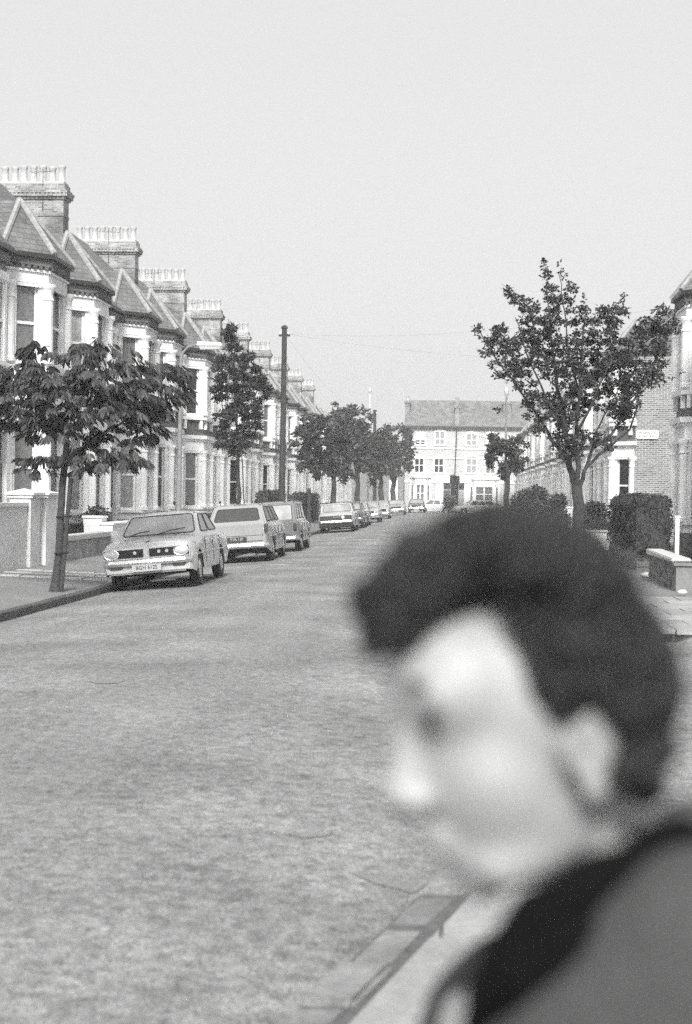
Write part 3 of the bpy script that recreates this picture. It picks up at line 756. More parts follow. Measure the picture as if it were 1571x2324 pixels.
# ================================================================== garden walls, hedges, bushes
def wallbox(x0, x1, y0, y1, zt, m, label, cop=None, group=None, ch=.07, over=.04, name='garden_wall'):
    t = thing(name, label, 'wall', ((x0 + x1) / 2, (y0 + y1) / 2, 0), 0, group)
    cx, cy = (x0 + x1) / 2, (y0 + y1) / 2
    b = MB(); b.box(x0 - cx, x1 - cx, y0 - cy, y1 - cy, -.2, zt - (ch if cop else 0)); b.build('wall_body', m, t)
    if cop:
        b = MB(); b.box(x0 - over - cx, x1 + over - cx, y0 - over - cy, y1 + over - cy, zt - ch, zt); me = b.mesh('coping', cop)
        bm = bmesh.new(); bm.from_mesh(me); bmesh.ops.bevel(bm, geom=bm.edges[:], offset=.018, segments=2, affect='EDGES'); bm.to_mesh(me); bm.free()
        obj('coping', me, t)
    return t
# left: tall rendered panel wall, two piers, low streaked wall, white wall beyond
t = wallbox(-9.1, -8.88, 24.0, 29.3, 1.28, M_render, 'smooth white rendered wall at the left edge of the picture', None)
b = MB(); b.box(-.13, .15, -2.65, 2.65, 1.28, 1.36); b.build('coping', M_render, t)
for (y0, y1, x1, lab) in ((29.32, 30.0, -8.80, 'white square gate pier, the nearer of the pair by the left wall'), (30.25, 31.1, -8.74, 'grey streaked gate pier, the farther of the pair by the left wall')):
    t = thing('gate_pier', lab, 'gate pier', (-9.0, (y0 + y1) / 2, 0)); hy = (y1 - y0) / 2
    b = MB(); b.box(-.25, x1 + 9.0, -hy, hy, -.2, 1.46); b.build('pier_shaft', M_render if y0 < 30 else M_white2, t)
    b = MB(); b.box(-.30, x1 + 9.05, -hy - .05, hy + .05, 1.46, 1.52); b.box(-.33, x1 + 9.09, -hy - .09, hy + .09, 1.52, 1.57)
    b.add([(-.30, -hy - .05, 1.57), (x1 + 9.05, -hy - .05, 1.57), (x1 + 9.05, hy + .05, 1.57), (-.30, hy + .05, 1.57), (-.05, 0, 1.66)], [(0, 1, 4), (1, 2, 4), (2, 3, 4), (3, 0, 4)])
    b.build('pier_cap', M_white2, t)
wallbox(-9.12, -8.86, 31.12, 36.6, .58, M_dirtyrender, 'low rain-streaked garden wall with lumpy pale coping behind the near left tree', M_coping, ch=.13, over=.06)
wallbox(-9.2, -8.84, 36.75, 41.2, .80, M_white, 'plain white garden wall behind the silver saloon', M_white)
b = MB(); b.box(-10.0, -9.4, 33.0, 34.4, 0, .62); b.box(-10.03, -9.37, 32.97, 34.43, .62, .68); tag(b.build('coal_bunker', M_black), 'dark low bunker box in the garden behind the streaked wall', 'bunker')
wt = [M_white, M_dirtyrender, M_white2, M_brick, M_render]
y = 42.6
k = 0
while y < 143:
    L = 4.2
    wallbox(-9.12, -8.88, y, y + L, random.uniform(.6, .95), wt[k % 5], 'low garden wall farther along the left pavement', M_coping, 'garden walls of the left terrace')
    y += L + 1.4; k += 1
# right: near brick wall built brick by brick
M_br = mat('loose_brick', .16, .92, .3, 18, .6, 60, rnd=.45)
M_mortar = mat('lime_mortar', .36, .95, .2, 30, .4, 80)
nw = thing('garden_wall', 'low brick wall with thick pale sloping coping at the right edge', 'wall', (4.14, 26.7, 0))
b = MB(); b.box(.012, .228, .012, 3.388, -.2, .47); b.build('mortar_core', M_mortar, nw)
bm_ = MB(); bm_.box(0, .24, 0, .215, 0, .065); brick_me = bm_.mesh('brick', M_br)
bh_ = MB(); bh_.box(0, .24, 0, .10, 0, .065); brick_h = bh_.mesh('brick', M_br)
for r_ in range(8):
    z = -.12 + r_ * .075; yy = 0
    if r_ % 2: obj('brick', brick_h, nw, (0, 0, z)); yy = .112
    while yy + .215 <= 3.41:
        obj('brick', brick_me, nw, (random.uniform(-.004, .004), yy, z)); yy += .227
b = MB(); P_ = []
b.add([(-.06, -.04, .48), (.32, -.04, .48), (.30, 3.45, .48), (-.05, 3.45, .48), (-.06, -.04, .545), (.32, -.04, .545), (.29, 3.45, .60), (-.05, 3.45, .60)], [(0, 3, 2, 1), (4, 5, 6, 7), (0, 1, 5, 4), (1, 2, 6, 5), (2, 3, 7, 6), (3, 0, 4, 7)])
me = b.mesh('coping', M_coping); bm = bmesh.new(); bm.from_mesh(me); bmesh.ops.bevel(bm, geom=bm.edges[:], offset=.02, segments=2, affect='EDGES'); bm.to_mesh(me); bm.free(); obj('coping', me, nw)
b = MB(); b.box(.0, 3.2, -.26, -.045, -.2, .42); b.build('return_wall', M_endwall, nw)
b = MB(); b.box(-.05, 3.2, -.30, -.045, .42, .47); b.build('return_coping', M_endwall, nw)
t = thing('gate_post', 'thin white upright post in front of the brick bay at the right edge', 'post', (5.14, 32.8, 0)); b = MB(); b.box(-.045, .045, -.045, .045, -.1, 1.22); b.build('shaft', M_white2, t); b = MB(); b.box(-.06, .06, -.06, .06, 1.22, 1.27); b.build('cap', M_white2, t)
# brick wall under the clipped hedge: shaded end and lit street face painted in
hw = thing('garden_wall', 'brick wall end with painted shade under the clipped square hedge', 'wall', (4.42, 33.9, 0))
b = MB(); b.box(0, .34, 0, 6.0, -.2, .44); b.build('wall_body', M_brickdark, hw)
b = MB(); b.box(-.02, 0, .02, 6.0, -.2, .42); b.build('painted_lit_face', M_brick, hw)
# white boundary wall by the side road
wb_ = thing('garden_wall', 'short white rendered boundary wall with rounded coping right of the big tree trunk', 'wall', (4.3, 43.2, 0))
b = MB(); b.box(-.68, .62, 0, .3, .10, .60); b.build('wall_body', M_white, wb_)
b = MB(); b.box(-.66, .6, .02, .28, -.2, .10); b.build('wall_foot', M_dirtyrender, wb_)
b = MB(); b.box(-.30, .52, -.04, .34, .60, .69); me = b.mesh('coping', M_coping); bm = bmesh.new(); bm.from_mesh(me); bmesh.ops.bevel(bm, geom=bm.edges[:], offset=.025, segments=2, affect='EDGES'); bm.to_mesh(me); bm.free(); obj('coping', me, wb_)
for (px, Y, zt, w, lab) in ((1289, 52, 1.27, .30, 'taller white gate pier left of the big tree trunk'), (1270, 58.5, .98, .27, 'shorter white gate pier left of the taller one')):
    x = at(px, 1160, Y).x; t = thing('gate_pier', lab, 'gate pier', (x, Y, 0))
    b = MB(); b.box(-w / 2, w / 2, -w / 2, w / 2, -.2, zt); b.build('pier_shaft', M_white, t); b = MB(); b.box(-w / 2 - .03, w / 2 + .03, -w / 2 - .03, w / 2 + .03, zt, zt + .06); b.build('pier_cap', M_white, t)
for k in range(9):
    y = 60 + k * 9.6
    wallbox(5.2, 5.42, y, y + 7.4, random.uniform(.6, .9), wt[(k + 1) % 5], 'low garden wall farther along the right pavement', M_coping, 'garden walls of the right terrace')
# rubble by the wall
def lump(name, c, r, m, label, cat, sq=(1, 1, .6)):
    bm = bmesh.new(); bmesh.ops.create_icosphere(bm, subdivisions=2, radius=r)
    for v in bm.verts: v.co = Vector((v.co.x * sq[0], v.co.y * sq[1], v.co.z * sq[2])) * random.uniform(.86, 1.12)
    me = bpy.data.meshes.new(name); bm.to_mesh(me); bm.free(); me.materials.append(m); me.polygons.foreach_set('use_smooth', [True] * len(me.polygons))
    return tag(obj(name, me, None, c), label, cat)
lump('paper_bag', (4.06, 25.2, .02), .075, M_frame, 'crumpled white paper bag on the pavement at the foot of the brick wall', 'litter', (1.1, .8, .6))
lump('limestone_block', (4.22, 31.0, .0), .13, M_coping, 'pale stone block in the gateway beside the brick wall', 'stone', (1, .8, .45))

LEAF = None
def leafcloud(b, centres, n, size, elong=1.6, droop=.0, flat=0.0, rng=random):
    """leaf-shaped folded faces scattered round centres (p, r); appended to MB b"""
    tw = sum(r ** 2 for p, r in centres)
    for (p, r) in centres:
        cnt = max(1, int(n * r * r / tw))
        for _ in range(cnt):
            while True:
                q = Vector((rng.uniform(-1, 1), rng.uniform(-1, 1), rng.uniform(-1, 1)))
                if q.length <= 1: break
            q = q * (q.length ** -.25 if q.length > .05 else 1)
            c = Vector(p) + q * r
            s = size * rng.uniform(.65, 1.3)
            u = Vector((rng.gauss(0, 1), rng.gauss(0, 1), rng.gauss(0, .6) - droop)).normalized()
            v = u.cross(Vector((rng.gauss(0, 1), rng.gauss(0, 1), rng.gauss(0, 1) + flat))).normalized()
            w = u.cross(v) * s * .12
            b.add([c, c + u * s * .45 * elong + v * s * .42 + w, c + u * s * elong, c + u * s * .45 * elong - v * s * .42 + w], [(0, 1, 2), (0, 2, 3)])
def boxhedge(name, label, x0, x1, y0, y1, z0, z1, n, size, m, cat='hedge', rough=.05, lump_=None):
    t = thing(name, label, cat, ((x0 + x1) / 2, (y0 + y1) / 2, 0)); cx, cy = (x0 + x1) / 2, (y0 + y1) / 2
    core = MB(); i_ = size * 1.2; core.box(x0 - cx + i_, x1 - cx - i_, y0 - cy + i_, y1 - cy - i_, z0, z1 - i_); core.build('stems', M_bark, t)
    b = MB()
    A = [(y1 - y0) * (z1 - z0)] * 2 + [(x1 - x0) * (z1 - z0)] * 2 + [(x1 - x0) * (y1 - y0)] * 2
    for k in range(n):
        f = random.choices(range(6), A)[0]
        x, y, z = random.uniform(x0, x1), random.uniform(y0, y1), random.uniform(z0, z1); d = -abs(random.gauss(0, .5)) * size * 2 + .03 * math.sin(x * 9 + z * 7) + .04 * math.sin(y * 5 + z * 8) + (.06 * random.random() if random.random() < .08 else 0)
        if f == 0: x = x0 - d - size
        elif f == 1: x = x1 + d
        elif f == 2: y = y0 - d
        elif f == 3: y = y1 + d
        elif f == 4: z = z1 + d
        else: z = z0
        # rounded top edges
        e = .20; ex = max(0, x0 + e - x, x - x1 + e); ey = max(0, y0 + e - y, y - y1 + e); z -= .35 * max(ex, ey) if z > z1 - e else 0
        u = Vector((random.gauss(0, 1), random.gauss(0, 1), random.gauss(.4, 1))).normalized(); v = u.cross(Vector((random.gauss(0, 1), random.gauss(0, 1), random.gauss(0, 1)))).normalized(); s = size * random.uniform(.7, 1.3)
        c = Vector((x - cx, y - cy, z))
        b.add([c, c + u * s * .6 + v * s * .4, c + u * s * 1.3, c + u * s * .6 - v * s * .4], [(0, 1, 2), (0, 2, 3)])
    b.build('foliage', m, t); return t
boxhedge('hedge', 'tall clipped square privet hedge above the dark wall left of the white bay', 4.28, 5.14, 33.6, 38.6, .46, 1.70, 26000, .040, M_hedge)
def bush(name, label, c, rx, ry, rz_, n, size, m, cat='bush', stems=5):
    t = thing(name, label, cat, c)
    b = MB()
    cs = []
    for k in range(26):
        a = random.uniform(0, 6.28); e = random.uniform(-.2, 1.0); r = random.uniform(.55, .95)
        cs.append(((rx * r * math.cos(a) * math.sqrt(1 - max(0, e) ** 2), ry * r * math.sin(a) * math.sqrt(1 - max(0, e) ** 2), rz_ * (.95 + e * .85)), min(rx, rz_) * .38))
    leafcloud(b, cs, n, size)
    b.build('foliage', m, t)
    s = MB()
    for k in range(stems):
        a = random.uniform(0, 6.28); s.tube([(0, 0, 0), (rx * .3 * math.cos(a), ry * .3 * math.sin(a), rz_ * .8), (rx * .7 * math.cos(a), ry * .7 * math.sin(a), rz_ * 1.6)], [.02, .015, .006], 5)
    s.build('stems', M_bark, t)
    return t
def bushpx(name, label, px, ptop, Y, wpx, n, size, m, z0=0, **k):
    p = at(px, ptop, Y); r = wpx * Y / F / 2; h = p.z - z0
    return bush(name, label, (p.x, Y, z0), r, r * .8, h / 1.95, n, size, m, **k)
bushpx('bush', 'rounded dark bush in front of the right terrace, the larger left mound', 1215, 1106, 62, 78, 3600, .10, M_leafmid)
bushpx('bush', 'rounded dark bush just left of the big tree trunk, lower right mound', 1262, 1121, 50, 66, 3000, .085, M_leafmid)
bushpx('bush', 'twiggy loose shrub behind the short white wall', 1352, 1140, 45, 72, 2200, .07, M_leaf, stems=14)
bushpx('bush', 'pale leafy shrub before the far building beside the estate car', 1185, 1118, 92, 60, 1200, .14, M_leafmid)
bushpx('bush', 'small shrub against the doorway of the far building', 1022, 1126, 150, 26, 500, .22, M_leafmid)
bushpx('rose_bush', 'flowering bush in the garden behind the white wall on the left', 222, 1150, 38.6, 70, 900, .085, M_leafmid)
t = thing('planter', 'square white planter tub behind the streaked wall on the left', 'planter', (at(216, 1170, 37.8).x, 37.8, 0))
b = MB(); b.add([(-.2, -.2, 0), (.2, -.2, 0), (.2, .2, 0), (-.2, .2, 0), (-.26, -.26, .9), (.26, -.26, .9), (.26, .26, .9), (-.26, .26, .9)], [(0, 3, 2, 1), (4, 5, 6, 7), (0, 1, 5, 4), (1, 2, 6, 5), (2, 3, 7, 6), (3, 0, 4, 7)]); b.build('tub', M_white, t)
b = MB(); b.box(-.29, .29, -.29, .29, .9, .96); b.build('rim', M_white, t)
boxhedge('hedge', 'dark clipped hedge behind the parked cars beyond the telegraph pole', -9.1, -8.4, 66, 72, 0, 1.75, 3500, .09, M_hedge)
boxhedge('hedge', 'long low dark hedge beyond the square-tailed saloon', -8.9, -8.3, 78, 90, 0, 1.66, 4500, .10, M_hedge)

# ================================================================== trees
def limb(b, pts, r0, r1, n=7):
    m = len(pts); b.tube(pts, [r0 + (r1 - r0) * i / (m - 1) for i in range(m)], n)
def pathpx(pts, Y):
    return [at(p[0], p[1], Y + (p[2] if len(p) > 2 else 0)) for p in pts]
def wig(pts, k=3, a=.03):
    out = []
    for i in range(len(pts) - 1):
        for j in range(k):
            q = pts[i].lerp(pts[i + 1], j / k); out.append(q + Vector((random.gauss(0, a), random.gauss(0, a), random.gauss(0, a))) * (0 if i == 0 and j == 0 else 1))
    return out + [pts[-1]]
# --- near left tree (drooping compound leaves) with stake
T = at(126, 1338, 23.3); YT = 23.3
tr = thing('broad_leaved_tree', 'young tree with drooping broad leaves tied to a stake on the near left pavement', 'tree', (T.x, YT, ZP))
O = Vector((T.x, YT, ZP))
tb = MB()
trunk = [Vector((T.x, YT, ZP - .05)) - O, at(134, 1258, YT) - O, at(138, 1170, YT) - O, at(142, 1100, YT) - O, at(149, 1040, YT) - O, at(152, 1000, YT) - O]
tb.tube(trunk, [.090, .066, .060, .058, .055, .05], 10)
tb.tube([trunk[0] + Vector((0, 0, .02)), trunk[0] + Vector((0, 0, .10)), trunk[0] + Vector((0.002, 0, .22))], [.125, .10, .08], 10)
BR = [[(150, 1045), (185, 1015, .1), (235, 985, .2), (290, 950, .2), (345, 925, .1)], [(150, 1010), (150, 960, -.2), (160, 900, -.3), (175, 850, -.2), (205, 800, -.1)],
      [(148, 1050), (125, 1040, -.1), (95, 1048, -.2)], [(152, 1000), (120, 950, .3), (75, 900, .4), (35, 860, .4), (5, 840, .3)], [(152, 990), (205, 930, -.3), (265, 880, -.5), (330, 860, -.5)],
      [(155, 1080), (200, 1060, -.2), (260, 1045, -.3), (320, 1040, -.3)], [(150, 980), (110, 950, -.5), (50, 930, -.7), (0, 920, -.7), (-50, 910, -.7)], [(165, 900, -.3), (215, 850, .3), (300, 835, .5), (380, 850, .4)],
      [(345, 925, .1), (385, 905, .1), (410, 900, .1)], [(120, 950, .3), (60, 960, .3), (10, 965, .2), (-40, 950, .2)], [(75, 900, .4), (80, 840, .3), (65, 800, .2)], [(290, 950, .2), (330, 985, .1), (300, 1000, 0)]]
ends = []
for q in BR:
    P_ = wig([p - O for p in pathpx(q, YT)], 3, .012)
    limb(tb, P_, .042 if q[0][1] > 970 else .026, .008)
    for i, p in enumerate(P_[2:]): ends.append(p)
tb.build('trunk', M_bark, tr, 60)
lb = MB()
def compound(b, c, out, L=.30, k=8, leaf=.165):
    """drooping pinnate/palmate spray"""
    out = out.normalized(); side = out.cross(Vector((0, 0, 1))).normalized()
    tip = out * L * .55 + Vector((0, 0, -L * .25))
    for i in range(k):
        t_ = i / (k - 1); sgn = (i % 2) * 2 - 1
        base = c + tip * t_
        d = (out * (.25 + .5 * t_) + side * sgn * .55 * (1 - t_ * .8) + Vector((0, 0, -.75)) + Vector((random.gauss(0, .15), random.gauss(0, .15), random.gauss(0, .15)))).normalized()
        v = d.cross(out + Vector((random.gauss(0, .5), random.gauss(0, .5), random.gauss(0, .3)))).normalized()
        nrm = d.cross(v); l_ = leaf * random.uniform(.75, 1.2); w_ = l_ * .19
        m1 = base + d * l_ * .35 + nrm * .012; m2 = base + d * l_ * .7 + Vector((0, 0, -.012))
        b.add([base, m1 + v * w_, m2 + v * w_ * .9, base + d * l_ + Vector((0, 0, -.03)), m2 - v * w_ * .9, m1 - v * w_, m1 - nrm * .01, m2 - nrm * .01],
              [(0, 1, 6), (1, 2, 7, 6), (2, 3, 7), (0, 6, 5), (6, 7, 4, 5), (7, 3, 4)])
blobs = [((150, 905), 150, 62, 150), ((60, 885), 100, 60, 90), ((280, 885), 110, 62, 110), ((360, 880), 60, 55, 45), ((215, 815), 70, 36, 50), ((80, 810), 36, 34, 18), ((250, 1040), 90, 20, 40), ((95, 1060), 36, 30, 16), ((100, 970), 90, 34, 40), ((-20, 900), 60, 55, 50), ((170, 985), 55, 25, 16), ((350, 960), 40, 30, 16), ((395, 845), 26, 25, 8), ((290, 820), 40, 24, 16)]
for (c_, rx, ry, n_) in blobs:
    for k in range(int(n_ * .72)):
        a = random.uniform(0, 6.28); r = math.sqrt(random.random())
        dy = random.uniform(-.9, .9) * min(1, rx / 90)
        p = at(c_[0] + rx * r * math.cos(a), c_[1] + ry * r * math.sin(a) - 8, YT + dy) - O
        compound(lb, p, Vector((p.x * .7 + random.gauss(0, .5), p.y * .5 + random.gauss(0, .6), .12)))
for p in ends:
    for _ in range(2): compound(lb, p + Vector((random.gauss(0, .05), random.gauss(0, .1), 0.05)), Vector((p.x * .5 + random.gauss(0, .5), random.gauss(0, .6), .1)))
lb.build('crown', M_leafbig, tr)
# stake with tie
st = thing('tree_stake', 'thin leaning wooden stake tied beside the near left tree', 'stake', (0, 0, 0))
a = at(161, 1085, YT - .05); bq = at(139, 1338, YT - .05)
p_ = MB(); p_.tube([bq + Vector((0, 0, -.05)), a], .038, 8); p_.build('post', M_bark, st)
for py, tx, sx_ in ((1172, 138, 153), (1255, 134, 146)):
    p0 = at(tx, py, YT); p1_ = at(sx_, py, YT - .05); mid_ = (p0 + p1_) / 2; n_ = 14
    p_ = MB(); p_.tube([mid_ + Vector((((p1_ - p0).length / 2 + .062) * math.cos(6.2832 * q / n_), .078 * math.sin(6.2832 * q / n_), .01 * math.cos(6.2832 * q / n_))) for q in range(n_ + 1)], .014, 5); p_.build('tie', M_black, st)

# --- generic tree from picture-space limbs
def tree(name, label, Y, base, limbs, r0, clusters, nleaf, size, m, group=None, elong=1.5, zbase=ZP, gap=.0, trunkr=None, jitter=.6):
    B0 = at(base[0], base[1], Y); O_ = Vector((B0.x, Y, zbase))
    t = thing(name, label, 'tree', O_, 0, group)
    b = MB(); tp = []
    for q, ra, rb in limbs:
        P_ = [p - O_ for p in pathpx(q, Y)]
        if q[0] == 'base': pass
        P_ = wig(P_, 3, .008 * Y / 20)
        limb(b, P_, ra, rb); tp += P_[2:]
    b.build('trunk', M_bark, t, 60)
    cs = []
    for (px, py, r) in clusters:
        dy = random.uniform(-1, 1) * jitter
        cs.append((at(px, py, Y + dy) - O_, r * Y / F))
    l_ = MB(); leafcloud(l_, cs, nleaf, size, elong); l_.build('crown', m, t)
    return t, tp
def fillpoly(rows, r, dens=1.0, drop=.12):
    """rows: (y, [(x0,x1),...]) in picture units -> clusters"""
    out = []
    for y, spans in rows:
        for (x0, x1) in spans:
            n = max(1, int((x1 - x0) / (r * 1.15) * dens))
            for k in range(n):
                if random.random() < drop: continue
                out.append((x0 + (x1 - x0) * (k + .5) / n + random.gauss(0, r * .25), y + random.gauss(0, r * .3), r * random.uniform(.75, 1.2)))
    return out
# --- big right tree
YR = 23.0
zt = lambda z, Y: 1162 + 0  # unused
basepx = (1322, 1365)
rows = [(600, [(1228, 1240)]), (625, [(1232, 1256)]), (655, [(1150, 1172), (1236, 1262), (1290, 1300)]), (680, [(1160, 1200), (1240, 1300), (1330, 1345)]), (705, [(1180, 1225), (1238, 1330), (1350, 1420), (1490, 1520)]),
        (728, [(1182, 1250), (1262, 1420), (1455, 1530)]), (752, [(1080, 1096), (1118, 1150), (1182, 1400), (1430, 1535)]), (776, [(1088, 1400), (1410, 1530)]), (800, [(1100, 1395), (1402, 1525)]), (824, [(1112, 1380), (1385, 1515)]),
        (848, [(1128, 1500)]), (872, [(1165, 1290), (1300, 1480)]), (896, [(1190, 1280), (1290, 1330), (1350, 1450)]), (920, [(1185, 1215), (1225, 1300), (1312, 1360), (1372, 1450)]), (944, [(1190, 1230), (1236, 1330), (1385, 1440)]), (966, [(1210, 1240), (1250, 1330), (1400, 1430)]),
        (990, [(1250, 1330), (1345, 1360)]), (1012, [(1262, 1325), (1370, 1400)]), (1035, [(1272, 1320)])]
cl = fillpoly(rows, 12, 1.3, .16)
for (x, y, dx, dy_) in ((1232, 590, 2, 8), (1150, 660, 8, 12), (1075, 745, 8, 10), (1395, 690, -4, 8), (1420, 668, -6, 8), (1268, 600, 6, 14), (1290, 640, -4, 14), (1130, 930, 0, 0), (1325, 670, 0, 14), (1505, 860, -12, 8), (1545, 845, -20, 12)):
    for k in range(3): cl.append((x + dx * k, y + dy_ * k, 5))
L_ = [([(1322, 1372), (1319, 1300), (1316, 1220), (1312, 1150), (1308, 1100)], .115, .085),
      ([(1308, 1105), (1292, 1060, .1), (1288, 1000, .1), (1275, 930, .2), (1262, 850, .2), (1250, 760, .1), (1240, 640, .1)], .06, .008),
      ([(1308, 1120), (1312, 1060, -.1), (1306, 990, -.2), (1315, 900, -.3), (1320, 800, -.3), (1330, 700, -.2)], .05, .008),
      ([(1318, 1100), (1330, 1060, -.1), (1345, 1020, -.1), (1390, 985, .2), (1430, 920, .3), (1470, 850, .3), (1515, 760, .3)], .036, .008),
      ([(1330, 1062, -.1), (1375, 1020, .1), (1430, 975, .2), (1450, 900, .2), (1490, 840, .2)], .026, .007),
      ([(1292, 1060, .1), (1262, 1010, .3), (1232, 960, .4), (1195, 905, .4), (1160, 860, .3), (1110, 790, .2), (1085, 745, .2)], .034, .006),
      ([(1288, 1000, .1), (1240, 900, -.3), (1200, 820, -.4), (1170, 720, -.4)], .024, .006),
      ([(1306, 990, -.2), (1350, 900, -.4), (1385, 820, -.5), (1400, 720, -.4)], .026, .006),
      ([(1315, 900, -.3), (1290, 800, .3), (1280, 700, .4), (1268, 620, .4)], .02, .005),
      ([(1345, 1020, -.1), (1352, 980, -.2), (1380, 930, -.3), (1420, 860, -.4)], .018, .005)]
tree('street_tree', 'vase-shaped street tree with small dark leaves on the right pavement', YR, basepx, L_,   .115, cl, 17000, .045, M_leaf, jitter=.75)
# --- feathery tree left, mid distance
YB = 44.0
rows = [(722, [(515, 522)]), (745, [(512, 530)]), (765, [(508, 534)]), (790, [(505, 545)]), (812, [(498, 570)]), (835, [(490, 590)]), (858, [(486, 608)]), (880, [(484, 612)]), (902, [(490, 610)]), (922, [(500, 605)]), (944, [(486, 500), (508, 590)]), (966, [(492, 520), (530, 590)]), (988, [(485, 580)]), (1008, [(495, 570)]), (1026, [(510, 556)])]
cl = fillpoly(rows, 9, 1.2, .30)
L_ = [([(541, 1165), (541, 1100), (540, 1030), (538, 960), (530, 860), (522, 760), (519, 725)], .075, .01), ([(541, 1010), (560, 940, .2), (585, 890, .3), (600, 860, .3)], .035, .008), ([(540, 1020), (515, 960, -.2), (500, 900, -.3), (495, 850, -.3)], .03, .008), ([(556, 1160), (552, 1090), (549, 1000), (548, 900), (550, 850)], .02, .01)]
tree('feathery_tree', 'tall narrow tree with fine feathery leaves in front of the left terrace', YB, (541, 1180), L_, .08, cl, 8500, .070, M_leaf, elong=2.2, jitter=.8)
# --- dense group beyond the telegraph pole
def roundtree(name, label, px, ptop, pbot, w, Y, n, size, m, trunk, grp=None, j=1.5):
    rows = []; h = pbot - ptop; k = int(h / 15) + 1
    for i_ in range(k):
        t_ = (i_ + .5) / k; half = w / 2 * (math.sin(math.pi * min(1, t_ * .9 + .12)) ** .7)
        rows.append((ptop + h * t_, [(px - half, px + half)]))
    cl = [(x_ + random.gauss(0, 5), y_ + random.gauss(0, 5), r_) for x_, y_, r_ in fillpoly(rows, 9, 1.15, .30)]
    for q in range(24): cl.append((px + random.uniform(-w / 2.2, w / 2.2), ptop + random.uniform(-10, h * .8), 6))
    L_ = [([(trunk, 1150), (trunk + 1, pbot), ((trunk + px) / 2, (ptop + pbot) / 2 + 10), (px, ptop + 15)], .0022 * Y, .0004 * Y), ([(trunk + 1, pbot), (px - w * .25, (ptop + pbot) / 2, .5)], .0012 * Y, .0004 * Y), ([(trunk + 1, pbot), (px + w * .25, (ptop + pbot) / 2, -.5)], .0012 * Y, .0004 * Y)]
    return tree(name, label, Y, (trunk, 1190), L_, .1, cl, n, size, m, grp, jitter=j)
roundtree('street_tree', 'dense round tree just right of the telegraph pole on the left pavement', 735, 948, 1085, 128, 79, 5200, .17, M_leafmid, 756)
roundtree('street_tree', 'dense tree with a pointed top behind the square-tailed saloon', 792, 925, 1098, 110, 97, 5200, .19, M_leafmid, 812)
roundtree('street_tree', 'dark dense tree in front of the second telegraph pole', 845, 985, 1092, 74, 112, 3200, .21, M_leaf, 865)
roundtree('street_tree', 'dark street tree nearest the far brick building on the left side', 897, 975, 1098, 78, 138, 3200, .26, M_leaf, 893)
# --- small round tree right with bare side twigs
t, _ = roundtree('street_tree', 'small round tree in front of the far building on the right side', 1150, 992, 1088, 90, 52, 3600, .085, M_leafmid, 1151, j=.5)
b = MB(); O_ = Vector(t.location)
for q in ([(1148, 1075), (1120, 1040), (1100, 1050)], [(1150, 1060), (1120, 1000), (1085, 990)], [(1150, 1050), (1125, 1010), (1095, 975), (1075, 962)], [(1152, 1040), (1180, 990), (1200, 960)], [(1150, 1060), (1135, 1030), (1080, 1035)]):
    limb(b, wig([p - O_ for p in pathpx(q, 52)], 3, .01), .012, .004, 5)
b.build('twig', M_bark, t)

# ================================================================== poles, lamps, wires
def pole(px, ptop, Y, r, label, x=None):
    p = at(px, ptop, Y); t = thing('telegraph_pole', label, 'telegraph pole', (p.x, Y, 0))
    q = at(px - 6 if Y < 80 else px, 1150, Y)
    b = MB(); b.tube([(q.x - p.x - .01, 0, -.1), (0, 0, p.z)], [r * 1.15, r * .85], 12); b.build('shaft', M_pole, t, 50)
    b = MB(); b.lathe((0, 0, p.z - .02), [(r * 1.1, 0), (r * 1.1, .08), (r * .4, .14)], 10); b.box(-.22, .22, -.03, .03, p.z - .32, p.z - .24)
    b.build('cap', M_pole, t)
    for k in range(3):
        b = MB(); b.lathe((-.16 + .16 * k, -.04, p.z - .24), [(.03, 0), (.035, .05), (.02, .09)], 8); b.build('insulator', M_frame, t)
    for k in range(6):
        b = MB(); b.box(-r - .12, -r * .8, -.015, .015, 3.2 + k * .7, 3.22 + k * .7); b.build('step_iron', M_gutter, t)
    return t, p
p1, c1 = pole(646, 745, 55.4, .115, 'tall dark wooden telegraph pole beside the second parked estate')
p2, c2 = pole(851, 933, 122, .15, 'far dark telegraph pole rising above the left-hand trees')
